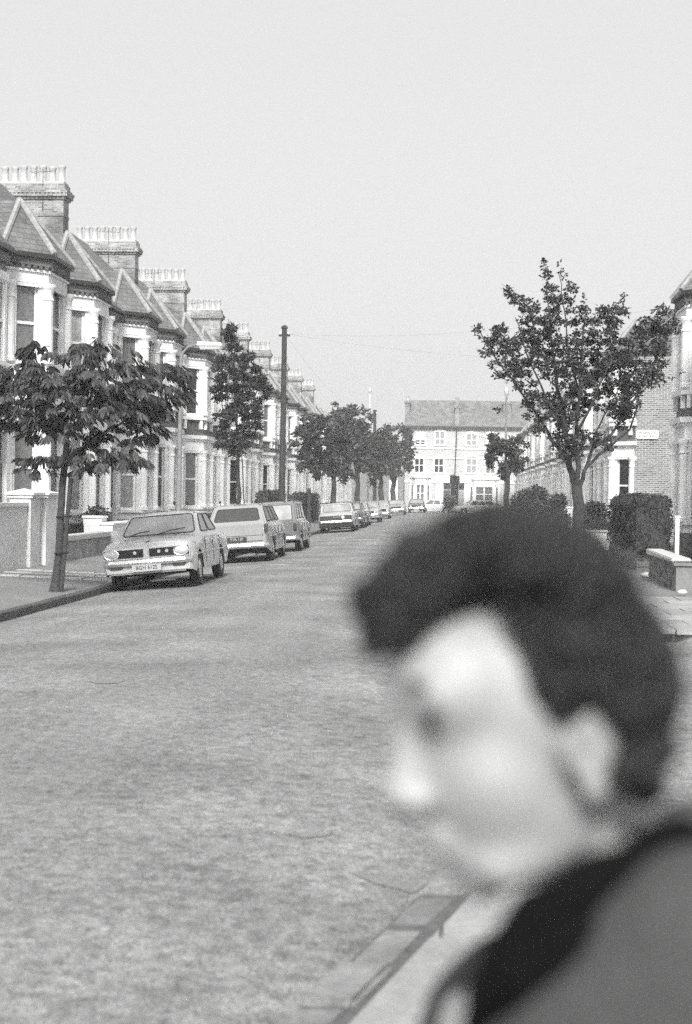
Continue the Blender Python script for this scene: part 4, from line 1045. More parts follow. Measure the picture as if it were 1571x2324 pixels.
def lampost(px, ptop, Y, r0, r1, label, arm, head, m):
    p = at(px, ptop, Y); q = at(px - 5, 1150, Y); t = thing('street_lamp', label, 'street lamp', (q.x, Y, ZP)); dx = p.x - q.x; zz = p.z - ZP
    b = MB(); b.lathe((0, 0, -.05), [(r0 * 1.25, 0), (r0 * 1.25, 1.1), (r0, 1.2), (r0 * .95, 1.25)], 10); b.tube([(0, 0, 1.15), (dx * .6, 0, zz * .6), (dx, 0, zz)], [r0 * .85, (r0 + r1) / 2 * .85, r1], 10); b.build('column', m, t, 50)
    if arm:
        b = MB(); b.tube([(dx, 0, zz - .02), (dx + .05, 0, zz + .14), (dx + .18, 0, zz + .27), (dx + .42, 0, zz + .33), (dx + arm, 0, zz + .33)], [r1, r1 * .8, r1 * .7, r1 * .6, r1 * .6], 8); b.build('arm', m, t, 50)
        b = MB(); b.add([(dx + arm - .05, -.09, zz + .30), (dx + arm + head, -.06, zz + .30), (dx + arm + head, .06, zz + .30), (dx + arm - .05, .09, zz + .30), (dx + arm - .02, -.1, zz + .40), (dx + arm + head - .04, -.06, zz + .38), (dx + arm + head - .04, .06, zz + .38), (dx + arm - .02, .1, zz + .40)], [(0, 3, 2, 1), (4, 5, 6, 7), (0, 1, 5, 4), (1, 2, 6, 5), (2, 3, 7, 6), (3, 0, 4, 7)]); b.build('lantern_hood', M_white2, t)
        b = MB(); b.add([(dx + arm, -.07, zz + .30), (dx + arm + head - .03, -.045, zz + .30), (dx + arm + head - .03, .045, zz + .30), (dx + arm, .07, zz + .30), (dx + arm + .04, -.05, zz + .21), (dx + arm + head - .08, -.03, zz + .22), (dx + arm + head - .08, .03, zz + .22), (dx + arm + .04, .05, zz + .21)], [(0, 1, 2, 3), (4, 7, 6, 5), (0, 4, 5, 1), (1, 5, 6, 2), (2, 6, 7, 3), (3, 7, 4, 0)]); b.build('lantern_bowl', M_lens, t)
    else:
        b = MB(); b.lathe((dx, 0, zz), [(r1, 0), (r1 * 2.2, .15), (r1 * 2.4, .3), (r1, .45)], 8); b.build('lantern_bowl', M_lens, t)
    return t
lampost(411, 812, 34.4, .078, .040, 'slender concrete street lamp with curved arm rising behind the near left tree', .44, .58, M_concrete)
lampost(840, 893, 116, .10, .06, 'slim pale street lamp column rising above the far trees', 0, 0, M_white2)
lampost(1150, 900, 70, .07, .05, 'thin dark lamp column in front of the far building on the right', 0, 0, M_concrete)
for i_, (p, q) in enumerate(((c1, at(1500, 700, 40)), (c1, at(1640, 820, 42)), (c1, c2))):
    p = Vector(p) - Vector((0, 0, .2)); q = Vector(q); n = 14
    b = MB(); b.tube([p.lerp(q, k / n) - Vector((0, 0, 1.1 * 4 * (k / n) * (1 - k / n) * min(1, (q - p).length / 60))) for k in range(n + 1)], .0022, 4)
    tag(b.build('telephone_wire', M_gutter), ('thin telephone wire strung from the near pole to the upper right', 'thin telephone wire strung from the near pole to the right edge house', 'thin telephone wire between the two telegraph poles', 'thin telephone wire from the near pole to the left terrace roofs', 'thin telephone wire from the far pole to the right terrace', 'thin telephone wire from the near pole to the right terrace')[i_], 'wire')
# short dark post behind the boxy estate
p = at(702, 1108, 70); t = thing('bollard', 'dark slim post standing on the left pavement before the square-tailed saloon', 'post', (p.x, 70, ZP)); b = MB(); b.lathe((0, 0, -.05), [(.09, 0), (.09, p.z - ZP - .1), (.11, p.z - ZP - .05), (.05, p.z - ZP + .05)], 10); b.build('shaft', M_pole, t)

# ================================================================== thin summer haze over the whole street
hb_ = MB(); hb_.box(-331, 331, -331, 381, -1.5, 14.5)
mh = bpy.data.materials.new('thin_haze'); mh.use_nodes = True; nh = mh.node_tree; nh.nodes.clear()
ho = nh.nodes.new('ShaderNodeOutputMaterial'); pv = nh.nodes.new('ShaderNodeVolumePrincipled')
pv.inputs['Color'].default_value = (.95, .95, .95, 1); pv.inputs['Density'].default_value = HAZE; pv.inputs['Anisotropy'].default_value = 0.0
nh.links.new(pv.outputs[0], ho.inputs['Volume'])
tag(hb_.build('haze', mh), kind='stuff')
# ================================================================== cars
def interp(tab, y):
    if y <= tab[0][0]: return tab[0][1]
    for (a, va), (b, vb) in zip(tab, tab[1:]):
        if y <= b: 
            t = (y - a) / (b - a) if b > a else 0
            return va + (vb - va) * t
    return tab[-1][1]
def car(label, spec, pm, group='cars parked along the left kerb', name='parked_car'):
    """spec: L, W, wheels (yf, yr), wr, top profile [(y,z)], gh = (y base front, y top front, y top rear, y base rear), roof z, belt z. front at y=0, rear at y=L (world +y)."""
    S = spec; L, Wd = S['L'], S['W']; wr = S['wr']; wf, wre = S['wheels']; clear = S.get('clear', .2)
    t = thing(name, label, 'car', (0, 0, 0), 0, group)
    top = S['top']; hw = Wd / 2
    ys = set([0, .03, .08, .16, L - .16, L - .08, L - .03, L])
    y = .16
    while y < L - .16: ys.add(round(y, 3)); y += .14
    for w in (wf, wre):
        for k in range(-6, 7): ys.add(round(w + (wr + .07) * math.sin(k * math.pi / 12), 4))
    ys = sorted(v for v in ys if 0 <= v <= L)
    def plan(y):
        e = min(y, L - y); r = S.get('round', .25)
        return hw * (1 - .10 * max(0, 1 - e / r) ** 2)
    def zlo(y):
        z = clear + (.06 * max(0, 1 - y / .3)) + .10 * max(0, 1 - (L - y) / .4)
        for w in (wf, wre):
            d = abs(y - w); R = wr + .07
            if d < R: z = max(z, wr + math.sqrt(R * R - d * d) * .97)
        return z
    vs = []; nsec = 0
    tum = S.get('tumble', .06)
    for y in ys:
        w = plan(y); zl = zlo(y); zt = interp(top, y); e = min(y, L - y)
        # front / rear face rounding of lower edge
        zs = zt - S.get('shoulder', .07); mid = S.get('mid', .55) 
        sec = []
        for f, ww in ((0, .965), (.25, .995), (.55, 1.0), (.85, .985), (1.0, .965)):
            sec.append((w * ww, zl + (zs - zl) * f))
        sec.append((w * (.965 - tum * .5), zt - .02)); sec.append((w * .72, zt)); sec.append((w * .35, zt + .012)); sec.append((0, zt + .015))
        full = [(x, z) for x, z in sec] + [(-x, z) for x, z in sec[::-1][1:]]
        nsec = len(full); vs += [(x, y, z) for x, z in full]
    fs = []
    for j in range(len(ys) - 1):
        for i in range(nsec - 1): fs.append((j * nsec + i, j * nsec + i + 1, (j + 1) * nsec + i + 1, (j + 1) * nsec + i))
    fs.append(tuple(range(nsec))); fs.append(tuple((len(ys) - 1) * nsec + i for i in range(nsec))[::-1])
    b = MB(); b.add(vs, fs); me = b.mesh('body', pm)
    bm = bmesh.new(); bm.from_mesh(me)
    es = [e for e in bm.edges if len(e.link_faces) == 2 and e.calc_face_angle(0) > rad(50)]
    bmesh.ops.bevel(bm, geom=es, offset=.025, segments=2, affect='EDGES', clamp_overlap=True); bm.to_mesh(me); bm.free()
    me.polygons.foreach_set('use_smooth', [True] * len(me.polygons)); me.set_sharp_from_angle(angle=rad(42)); obj('body', me, t)
    # underside and wheel wells
    b = MB(); b.box(-hw + .22, hw - .22, .25, L - .25, clear - .02, .62); b.box(-hw + .1, hw - .1, wf + wr + .1, wre - wr - .1, clear + .01, .45); b.build('underside', M_black, t)
    # greenhouse
    y1, y2, y3, y4 = S['gh']; zb, zr = S['belt'], S['roof']; wb = hw * .93; wt = hw * S.get('topw', .78)
    yb = zb - .05
    G = [(-wb, y1, yb), (wb, y1, yb), (wb, y4, yb), (-wb, y4, yb)]; Tt = [(-wt, y2, zr - .05), (wt, y2, zr - .05), (wt, y3, zr - .05), (-wt, y3, zr - .05)]
    b = MB(); b.add(G + Tt, [(0, 1, 5, 4), (1, 2, 6, 5), (2, 3, 7, 6), (3, 0, 4, 7)])
    nxr, nyr = 8, 8; rv = []
    for j in range(nyr + 1):
        for i in range(nxr + 1):
            u = i / nxr * 2 - 1; v = j / nyr; yy = y2 + (y3 - y2) * v
            rv.append((wt * u, yy, zr - .05 + .05 * (1 - abs(u) ** 3) * (1 - abs(2 * v - 1) ** 4)))
    b.add(rv, [(j * (nxr + 1) + i, j * (nxr + 1) + i + 1, (j + 1) * (nxr + 1) + i + 1, (j + 1) * (nxr + 1) + i) for j in range(nyr) for i in range(nxr)])
    me = b.mesh('cabin', pm); bm = bmesh.new(); bm.from_mesh(me); bmesh.ops.remove_doubles(bm, verts=bm.verts, dist=.004)
    es = [e for e in bm.edges if len(e.link_faces) == 2 and e.calc_face_angle(0) > rad(30)]
    bmesh.ops.bevel(bm, geom=es, offset=.05, segments=3, affect='EDGES', clamp_overlap=True); bm.to_mesh(me); bm.free()
    me.polygons.foreach_set('use_smooth', [True] * len(me.polygons)); me.set_sharp_from_angle(angle=rad(50)); obj('cabin', me, t)
    def quad(face, u0, u1, v0, v1, name, m=M_carglass, off_=.006, rr=.12):
        A, B, C, D = [Vector(p) for p in face]   # A->B bottom, D->C top
        nrm = (B - A).cross(D - A).normalized(); cen = Vector((0, (y1 + y4) / 2, (zb + zr) / 2))
        if nrm.dot((A + B + C + D) / 4 - cen) < 0: nrm = -nrm
        P = lambda u, v: A.lerp(B, u).lerp(D.lerp(C, u), v) + nrm * off_
        # rounded corners
        c = []
        ru = rr * .6 * (u1 - u0) if (u1 - u0) > .5 else rr * (u1 - u0); rv_ = rr * (v1 - v0)
        ru = min(ru, .05 / max(.3, (B - A).length) + .02) 
        for (cu, cv, a0) in ((u1 - ru, v1 - rv_, 0), (u0 + ru, v1 - rv_, 90), (u0 + ru, v0 + rv_, 180), (u1 - ru, v0 + rv_, 270)):
            for k in range(4):
                a = rad(a0 + 30 * k); c.append((cu + ru * math.cos(a), cv + rv_ * math.sin(a)))
        pts = [P(u, v) for u, v in c]; n = len(pts)
        bb = MB(); bb.add([p for p in pts] + [p - nrm * .02 for p in pts], [tuple(range(n)), tuple(range(n, 2 * n))[::-1]] + [(i, n + i, n + (i + 1) % n, (i + 1) % n) for i in range(n)])
        o = bb.build(name, m, t)
        # rubber seal
        s_ = MB(); s_.tube([p + nrm * .001 for p in pts] + [pts[0] + nrm * .001], .012, 5); s_.build('seal', M_gutter, o); return o
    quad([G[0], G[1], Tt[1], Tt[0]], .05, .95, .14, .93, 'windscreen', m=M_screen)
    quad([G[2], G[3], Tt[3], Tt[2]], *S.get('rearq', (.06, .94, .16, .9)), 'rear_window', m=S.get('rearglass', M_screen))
    for sd in (0, 1):
        fc = [G[1], G[2], Tt[2], Tt[1]] if sd == 0 else [G[3], G[0], Tt[0], Tt[3]]
        for (u0, u1) in S.get('side', ((.06, .46), (.50, .92))):
            if sd: u0, u1 = 1 - u1, 1 - u0
            quad(fc, u0, u1, .16, .9, 'side_window')
    # wheels
    for yw in (wf, wre):
        for sx in (-1, 1):
            w = obj('wheel', WHEEL(wr), t, (sx * (hw - .12), yw, wr)); w.rotation_euler = (0, 0, 0 if sx > 0 else math.pi)
            obj('hub_cap', HUB(wr), w)
    # bumpers
    for (yy, sg_, zb_) in ((0, -1, S['bump'][0]), (L, 1, S['bump'][1])):
        b = MB(); pts = [(-hw * .99, yy - sg_ * .28, zb_), (-hw * .97, yy - sg_ * .04, zb_), (-hw * .82, yy + sg_ * .06, zb_), (0, yy + sg_ * .09, zb_), (hw * .82, yy + sg_ * .06, zb_), (hw * .97, yy - sg_ * .04, zb_), (hw * .99, yy - sg_ * .28, zb_)]
        n = len(pts); hgt = .05; vs_ = []
        for p in pts: vs_ += [(p[0], p[1], p[2] - hgt), (p[0], p[1] + sg_ * .022, p[2]), (p[0], p[1], p[2] + hgt), (p[0] * .97, p[1] - sg_ * .03, p[2] + hgt * .8), (p[0] * .97, p[1] - sg_ * .03, p[2] - hgt * .8)]
        b.add(vs_, [(i * 5 + k, i * 5 + (k + 1) % 5, (i + 1) * 5 + (k + 1) % 5, (i + 1) * 5 + k) for i in range(n - 1) for k in range(5)] + [tuple(range(5)), tuple((n - 1) * 5 + k for k in range(5))]); b.build('bumper', M_chrome, t)
    # sill trim, door seams, handles
    for sx in (-1, 1):
        b = MB()
        seams = S.get('seams', (wf + wr + .25, (wf + wre) / 2 + .15, wre - wr - .02))
        for ysm in seams: b.box(sx * (hw * .985), sx * (hw + .003), ysm - .006, ysm + .006, clear + .12, zb - .10)
        b.build('door_seam', M_gutter, t)['kind'] = 'stuff'
        for ysm in seams[1:]:
            b = MB(); b.box(sx * hw, sx * (hw + .03), ysm - .20, ysm - .06, zb - .17, zb - .14); b.build('door_handle', M_chrome, t)
        b = MB(); b.box(sx * (hw - .01), sx * (hw + .012), .35, L - .3, S['trim'], S['trim'] + .025); b.build('side_trim', M_chrome, t)
    return t
_W = {}
def WHEEL(r):
    if ('w', r) not in _W:
        b = MB(); b.lathe((-.085, 0, 0), [(r * .6, 0), (r * .94, 0), (r, .03), (r, .14), (r * .94, .17), (r * .66, .17), (r * .62, .14), (r * .3, .12)], 24, axis='x'); _W[('w', r)] = b.mesh('wheel', M_tyre, 30)
    return _W[('w', r)]
def HUB(r):
    if ('h', r) not in _W:
        b = MB(); b.lathe((.045, 0, 0), [(r * .60, 0), (r * .58, .03), (r * .40, .02), (r * .30, .045), (r * .05, .05)], 20, axis='x'); _W[('h', r)] = b.mesh('hub_cap', M_chrome, 40)
    return _W[('h', r)]
def plate(t, y, z, w, h, s, front=True, txt=None, m=M_plate, z2=None):
    b = MB(); b.box(-w / 2, w / 2, min(y, y + s * .012), max(y, y + s * .012), z - h / 2, z + h / 2); p = b.build('number_plate', m, t)
    if txt: text(txt, h * .80, (0, y + s * .016, z), (rad(90), 0, 0 if s < 0 else math.pi), p, sx=.95, ext=.001, bold=.0, m=M_text if m is M_plate else M_plate)
    return p
def lamp(t, x, y, z, r, s, name='headlight', m=M_lens, sq=1.0):
    b = MB(); b.lathe((0, 0, 0), [(r, 0), (r, s * .01), (r * .8, s * .035), (r * .3, s * .05)], 18, axis='y'); o = b.build(name, m, t, 40); o.location = (x, y, z); o.scale = (sq, 1, 1)
    b = MB(); k = 18; b.tube([(r * 1.05 * math.cos(2 * math.pi * i / k), s * .012, r * 1.05 * math.sin(2 * math.pi * i / k)) for i in range(k + 1)], .010, 5); b.build('rim', M_chrome, o); return o
def boxpart(t, name, m, x0, x1, y0, y1, z0, z1, bev=.01):
    b = MB(); b.box(x0, x1, y0, y1, z0, z1); me = b.mesh(name, m)
    if bev:
        bm = bmesh.new(); bm.from_mesh(me); bmesh.ops.bevel(bm, geom=bm.edges[:], offset=bev, segments=2, affect='EDGES'); bm.to_mesh(me); bm.free()
    return obj(name, me, t)
def place(t, X, Y, L, rear=False, yaw=0.0, roll=None):
    """near end of the car at depth Y, centre line at X"""
    sl = -.028 * (X + 2.4)            # road slope dz/dx
    zc_ = zroad(X)
    rl = math.atan(-sl) if roll is None else roll
    M = Matrix.Translation((X, Y, zc_)) @ Matrix.Rotation(-math.atan(sl), 4, 'Y') @ Matrix.Rotation(yaw, 4, 'Z')
    if rear: M = M @ Matrix.Translation((0, L, 0)) @ Matrix.Rotation(math.pi, 4, 'Z')
    t.matrix_world = M
    t.location = M.to_translation(); t.rotation_euler = M.to_euler()
def tyre_ok(): pass
# silver saloon (nearest)
P1 = paint('silver_paint', .50)
saloon = dict(L=4.35, W=1.66, wheels=(.82, 3.36), wr=.295, top=[(0, .80), (.06, .83), (.5, .875), (1.25, .93), (1.35, .94), (3.35, .95), (3.6, .94), (4.2, .88), (4.35, .80)], gh=(1.12, 1.72, 2.85, 3.50), belt=.94, roof=1.37, bump=(.50, .50), trim=.56, side=((.10, .46), (.50, .90)), topw=.76, clear=.27, shoulder=.09)
c1_ = car('silver saloon with twin dark grilles and plate BGH 612S, nearest of the parked cars', saloon, P1)
boxpart(c1_, 'bonnet_panel', P1, -.62, .62, .10, 1.16, .84, .893, .0) if False else None
# front face
fr = MB(); fr.box(-.78, .78, -.035, .02, .565, .76); me = fr.mesh('grille_surround', M_chrome)
bm = bmesh.new(); bm.from_mesh(me); bmesh.ops.bevel(bm, geom=bm.edges[:], offset=.015, segments=2, affect='EDGES'); bm.to_mesh(me); bm.free(); gs = obj('grille_surround', me, c1_)
for (x0, x1) in ((-.76, -.05), (.05, .76)):
    g_ = boxpart(gs, 'grille', M_black, x0, x1, -.045, -.02, .585, .74, .01)
nose = boxpart(c1_, 'nose_panel', P1, -.05, .05, -.075, .02, .54, .80, .02)
for x in (-.62, .62): lamp(c1_, x, -.045, .664, .078, -1, sq=1.55)
gb_ = MB()
for k in range(3):
    for (x0, x1) in ((-.48, -.06), (.06, .48)): gb_.box(x0, x1, -.052, -.046, .62 + k * .04, .624 + k * .04)
gb_.build('grille_bar', M_gutter, c1_)['kind'] = 'stuff'
for x, z in ((-.20, .675), (.23, .675), (.37, .675)): bb = MB(); bb.lathe((x, -.054, z), [(.035, 0), (.03, -.012)], 10, axis='y'); bb.build('badge', M_chrome, c1_)
plate(c1_, -.105, .405, .52, .12, -1, txt='BGH 612S')
boxpart(c1_, 'front_valance', P1, -.70, .70, -.01, .1, .30, .46, .03)
for x in (-.56, .56): boxpart(c1_, 'indicator', M_tail, x - .11, x + .11, -.04, .0, .40, .455, .01)
boxpart(c1_, 'tow_bar', M_metal, -.05, .42, .30, .34, .135, .165, .01)
for (a, b_) in (((-.52, 1.14, .965), (-.16, 1.25, 1.02)), ((.02, 1.12, .965), (.50, 1.26, 1.035))):
    w_ = MB(); w_.tube([Vector(a) + Vector((0, -.02, .0)), (Vector(a) + Vector(b_)) / 2 + Vector((0, -.03, .02)), Vector(b_) + Vector((0, -.03, .01))], .011, 5); w_.build('wiper', M_gutter, c1_)
mr_ = boxpart(c1_, 'door_mirror', M_chrome, -.92, -.78, 1.30, 1.36, .98, 1.08, .02)
wing = boxpart(c1_, 'bonnet_crease', P1, -.03, .03, .02, 1.10, .86, .885, .01)
place(c1_, -5.27, 24.75, 4.35, yaw=rad(.6))
c1_.rotation_euler.y -= .018; c1_.location.z += .004
# rounded estate (rear)
P2 = paint('pale_grey_paint', .30)
estate = dict(L=4.3, W=1.62, wheels=(.80, 3.25), wr=.30, top=[(0, .78), (.1, .88), (1.1, .98), (4.0, 1.0), (4.2, .98), (4.3, .86)], gh=(1.1, 1.6, 3.78, 4.22), belt=.98, roof=1.47, bump=(.45, .42), trim=.62, side=((.08, .34), (.37, .62), (.66, .94)), topw=.74, clear=.25, shoulder=.14, rearq=(.10, .90, .22, .84), rearglass=M_carglass, round=.6)
c2_ = car('rounded pale grey estate car seen from behind with wide dark rear window', estate, P2)
boxpart(c2_, 'tailgate', P2, -.66, .66, 4.28, 4.325, .52, .95, .02)
boxpart(c2_, 'tailgate_seam', M_gutter, -.66, .66, 4.315, 4.33, .665, .675, 0)
for x in (-.74, .74): boxpart(c2_, 'tail_light', M_tail, x - .05, x + .05, 4.24, 4.33, .72, .94, .02)
plate(c2_, 4.325, .585, .50, .115, 1, txt='YVA 12P', m=M_tail)
boxpart(c2_, 'exhaust', M_metal, -.45, -.38, 3.9, 4.4, .17, .23, .01)
place(c2_, -5.22, 34.9, 4.3, rear=True, yaw=rad(.5))
# boxy small estate
P3 = paint('mid_grey_paint', .15)
boxy = dict(L=3.75, W=1.50, wheels=(.62, 3.0), wr=.29, top=[(0, .78), (.1, .84), (.9, .92), (3.6, .94), (3.75, .90)], gh=(.85, 1.25, 3.30, 3.66), belt=.93, roof=1.50, bump=(.42, .40), trim=.50, side=((.10, .40), (.43, .68), (.72, .95)), topw=.84, clear=.28, shoulder=.06, rearq=(.10, .90, .10, .88))
c3_ = car('tall boxy dark grey estate car with upright tailgate behind the rounded estate', boxy, P3)
boxpart(c3_, 'tailgate', P3, -.52, .52, 3.74, 3.775, .50, .90, .02)
for x in (-.63, .63): boxpart(c3_, 'tail_light', M_tail, x - .05, x + .05, 3.72, 3.79, .62, .84, .02)
plate(c3_, 3.775, .60, .48, .11, 1, m=M_tail)
place(c3_, -5.10, 41.3, 3.75, rear=True, yaw=rad(.5))
# saloon with dark tail panel
P4 = paint('light_grey_paint', .42)
c4_ = car('square-tailed pale saloon with dark rear panel beyond the telegraph pole', saloon, P4)
boxpart(c4_, 'tail_panel', M_door, -.74, .74, 4.33, 4.375, .56, .78, .02)
for x in (-.64, .64): boxpart(c4_, 'tail_light', M_tail, x - .08, x + .08, 4.34, 4.385, .60, .73, .01)
boxpart(c4_, 'boot_handle', M_chrome, -.22, .12, 4.36, 4.39, .70, .725, .0); 
bb = MB(); bb.lathe((-.33, 4.375, .69), [(.075, 0), (.06, .02)], 14, axis='y'); bb.build('filler_cap', M_frame, c4_)
boxpart(c4_, 'rear_valance', M_black, -.78, .78, 4.30, 4.40, .24, .46, .02); boxpart(c4_, 'exhaust', M_metal, .4, .47, 4.1, 4.45, .17, .23, .0)
place(c4_, -5.2, 65.0, 4.35, rear=True, yaw=rad(.3))
def front_dress(t, L=0, dark=True, plate_=True, txt=None):
    boxpart(t, 'grille', M_black if dark else M_metal, -.62, .62, -.04, .0, .58, .74, .01)
    for x in (-.55, .55): lamp(t, x, -.045, .66, .075, -1)
    if plate_: plate(t, -.105, .38, .5, .11, -1)
mini = dict(L=3.6, W=1.5, wheels=(.6, 2.9), wr=.27, top=[(0, .70), (.1, .82), (.5, .90), (1.0, .95), (3.3, .95), (3.6, .85)], gh=(.95, 1.4, 2.75, 3.3), belt=.94, roof=1.38, bump=(.42, .42), trim=.5, side=((.08, .46), (.5, .9)), topw=.78, clear=.2, shoulder=.14, round=.5)
seq = [(saloon, .10, 72.0, True, 'dark saloon seen from behind, just beyond the square-tailed one'), (mini, .45, 78.5, False, 'small pale car facing the camera, second beyond the square-tailed saloon'),
       (saloon, .40, 88.5, False, 'pale saloon with bright windscreen and dark radiator in the far line of cars'), (mini, .42, 104, False, 'small pale rounded car facing the camera under the far trees'), (saloon, .30, 124, False, 'far saloon with a bright bumper line, last but one in the left row')]
for i_, (sp_, v, Y, rear, lab) in enumerate(seq):
    t = car(lab, sp_, paint('car_paint_%s' % ('abcde'[i_]), v))
    front_dress(t)
    if rear or True:
        for x in (-.6, .6): boxpart(t, 'tail_light', M_tail, x - .07, x + .07, sp_['L'] - .02, sp_['L'] + .03, .6, .74, .01)
    place(t, (-5.2, -5.25, -5.2, -5.15, -4.75)[i_], Y, sp_['L'], rear=rear)
t = car('dark wide saloon with full-width grille, last car of the left row by the junction', saloon, paint('car_paint_f', .07)); front_dress(t)
boxpart(t, 'grille_trim', M_chrome, -.72, .72, -.05, -.04, .74, .765, 0); place(t, -3.35, 139, 4.35)
beetle = dict(L=4.0, W=1.55, wheels=(.75, 3.15), wr=.32, top=[(0, .45), (.12, .62), (.35, .80), (.8, .93), (1.1, .97), (2.9, 1.0), (3.4, .92), (3.75, .72), (3.95, .5), (4.0, .42)], gh=(1.05, 1.45, 2.55, 3.35), belt=.97, roof=1.50, bump=(.40, .40), trim=.5, side=((.1, .45), (.5, .88)), topw=.74, clear=.24, shoulder=.16, round=.6)
t = car('white rounded coupe parked side-on across the end of the street', beetle, paint('white_car_paint', .62), group='cars parked across the far end')
t.matrix_world = Matrix.Translation((at(1029, 1150, 151.2).x, 151.2, zc)) @ Matrix.Rotation(rad(90), 4, 'Z')
P9 = paint('cream_car_paint', .55)
t = car('cream estate car standing side-on at the far end behind the dark hair', dict(estate, L=4.2), P9, group='cars parked across the far end')
t.matrix_world = Matrix.Translation((at(1033, 1150, 141).x, 146.0, zc)) @ Matrix.Rotation(rad(-78), 4, 'Z')

# ---- motorcycles on the left pavement
def motorcycle(label, x, y, rz):
    t = thing('motorcycle', label, 'motorcycle', (x, y, ZP + .02), rz, None)
    for yy in (-.65, .65):
        w = MB(); k = 20; w.tube([(0, yy + .28 * math.cos(2 * math.pi * i / k), .31 + .28 * math.sin(2 * math.pi * i / k)) for i in range(k + 1)], .04, 8); wo2 = w.build('wheel', M_tyre, t)
        h = MB(); h.lathe((-.05, yy, .31), [(.05, 0), (.05, .1)], 10, axis='x')
        for k in range(10): a = k * math.pi / 5; h.tube([(0, yy, .31), (0, yy + .26 * math.cos(a), .31 + .26 * math.sin(a))], .005, 4)
        h.build('spokes', M_chrome, wo2)
    f = MB(); f.tube([(0, -.65, .31), (0, -.45, .85), (0, -.38, 1.0)], .028, 6); f.tube([(0, -.42, .85), (0, .1, .72), (0, .65, .31)], .022, 6); f.tube([(0, -.4, .78), (0, -.15, .35), (0, .3, .35), (0, .65, .31)], .022, 6); f.build('frame', M_gutter, t)
    e = MB(); e.box(-.14, .14, -.2, .25, .3, .6); e.lathe((0, .0, .45), [(.1, 0), (.13, .1), (.1, .28)], 10); e.build('engine', M_metal, t)
    k = MB(); k.lathe((0, -.32, .86), [(.02, 0), (.12, .05), (.15, .25), (.12, .42), (.03, .48)], 12, axis='y'); k.build('fuel_tank', paint('tank_paint', .3), t, 50)
    s_ = MB(); s_.box(-.12, .12, .12, .75, .76, .86); s_.build('saddle', M_black, t)
    hb = MB(); hb.tube([(-.36, -.22, 1.08), (-.25, -.32, 1.07), (0, -.38, 1.02), (.25, -.32, 1.07), (.36, -.22, 1.08)], .014, 6); hb.build('handlebar', M_chrome, t)
    for sx in (-1, 1):
        g = MB(); g.tube([(sx * .26, -.31, 1.07), (sx * .30, -.29, 1.30)], .007, 5); g.lathe((sx * .30, -.29, 1.34), [(.02, -.01), (.055, 0), (.05, .02)], 12, axis='y'); g.build('mirror', M_gutter, t)
    l = MB(); l.lathe((0, -.52, .98), [(.08, 0), (.09, .03), (.07, .12)], 14, axis='y'); l.build('headlight', M_lens, t, 40)
    return t
motorcycle('motorcycle with raised mirrors standing on the pavement behind the silver saloon', at(395, 1150, 44).x, 44.0, rad(60))
motorcycle('motorcycle with raised mirrors parked on the pavement beyond the lamp column', at(500, 1150, 50).x, 50.0, rad(55))

# ================================================================== person in the foreground
H = at(1237, 1690, .95)             # point between the ears
TH = rad(20)
fwd = Vector((-math.cos(TH), -math.sin(TH), 0)); lft = Vector((math.sin(TH), -math.cos(TH), 0)); upv = Vector((0, 0, 1))
PIT = rad(14)
fw2 = (fwd * math.cos(PIT) - upv * math.sin(PIT)); up2 = (upv * math.cos(PIT) + fwd * math.sin(PIT))
HS = .87
def HP(x, y, z): return (fw2 * x + lft * y + up2 * z) * HS       # head local -> offset from H
ROT = Matrix((fw2, lft, up2)).transposed()
def ell(bm, c, r, rot=None, sub=3):
    m = bmesh.ops.create_icosphere(bm, subdivisions=sub, radius=1.0)
    R = rot or Matrix.Identity(3)
    for v in m['verts']:
        q = R @ Vector((v.co.x * r[0], v.co.y * r[1], v.co.z * r[2])); q = q + Vector(c); v.co = (ROT @ q) * HS
def remesh(bm, name, m, vox, sm_, parent, keep=None, ofs=None):
    me = bpy.data.meshes.new(name); bm.to_mesh(me); bm.free()
    o = bpy.data.objects.new(name, me); COL.objects.link(o)
    md = o.modifiers.new('r', 'REMESH'); md.mode = 'VOXEL'; md.voxel_size = vox; md.use_smooth_shade = True
    if sm_: s2 = o.modifiers.new('s', 'SMOOTH'); s2.factor = .5; s2.iterations = sm_
    dg = bpy.context.evaluated_depsgraph_get(); m2 = bpy.data.meshes.new_from_object(o.evaluated_get(dg)); bpy.data.objects.remove(o)
    m2.name = name; m2.materials.clear(); m2.materials.append(m); m2.polygons.foreach_set('use_smooth', [True] * len(m2.polygons))
    return obj(name, m2, parent)
PR = thing('person', 'blurred dark-haired person in a grey coat and black scarf close to the camera, facing left', 'person', (H.x, H.y, 0))
HO = Vector((0, 0, H.z))
def rotY(d): return Matrix.Rotation(rad(d), 3, 'Y')
# body (head, neck, torso under clothes, hands) one continuous mesh
bm = bmesh.new()
E = lambda c, r, rot=None, sub=3: ell(bm, c, r, rot, sub)
E((-.005, 0, .045), (.098, .074, .085))            # cranium
E((.058, 0, .066), (.052, .062, .052))             # forehead
E((.042, 0, -.002), (.060, .064, .080)); E((.030, 0, -.028), (.056, .060, .060))            # mid face
E((.060, 0, -.057), (.038, .040, .036))            # mouth region
E((.072, 0, -.084), (.022, .024, .018))            # chin
for s in (-1, 1):
    E((.030, s * .036, -.058), (.056, .018, .026), rotY(16))   # jaw line
    E((.056, s * .036, -.002), (.030, .026, .034))  # cheek
    E((.090, s * .028, .070), (.014, .028, .009))   # brow
    E((.084, s * .031, .052), (.0135, .0145, .012)) # eyeball
    E((.113, s * .012, -.010), (.013, .010, .009))  # nostril wing
    # ear
    E((-.006, s * .077, .016), (.025, .007, .036), rotY(-14)); E((.000, s * .079, -.018), (.013, .007, .014))
    E((-.021, s * .085, .024), (.010, .007, .030), rotY(-12)); E((-.008, s * .084, .046), (.018, .006, .008), rotY(-14))
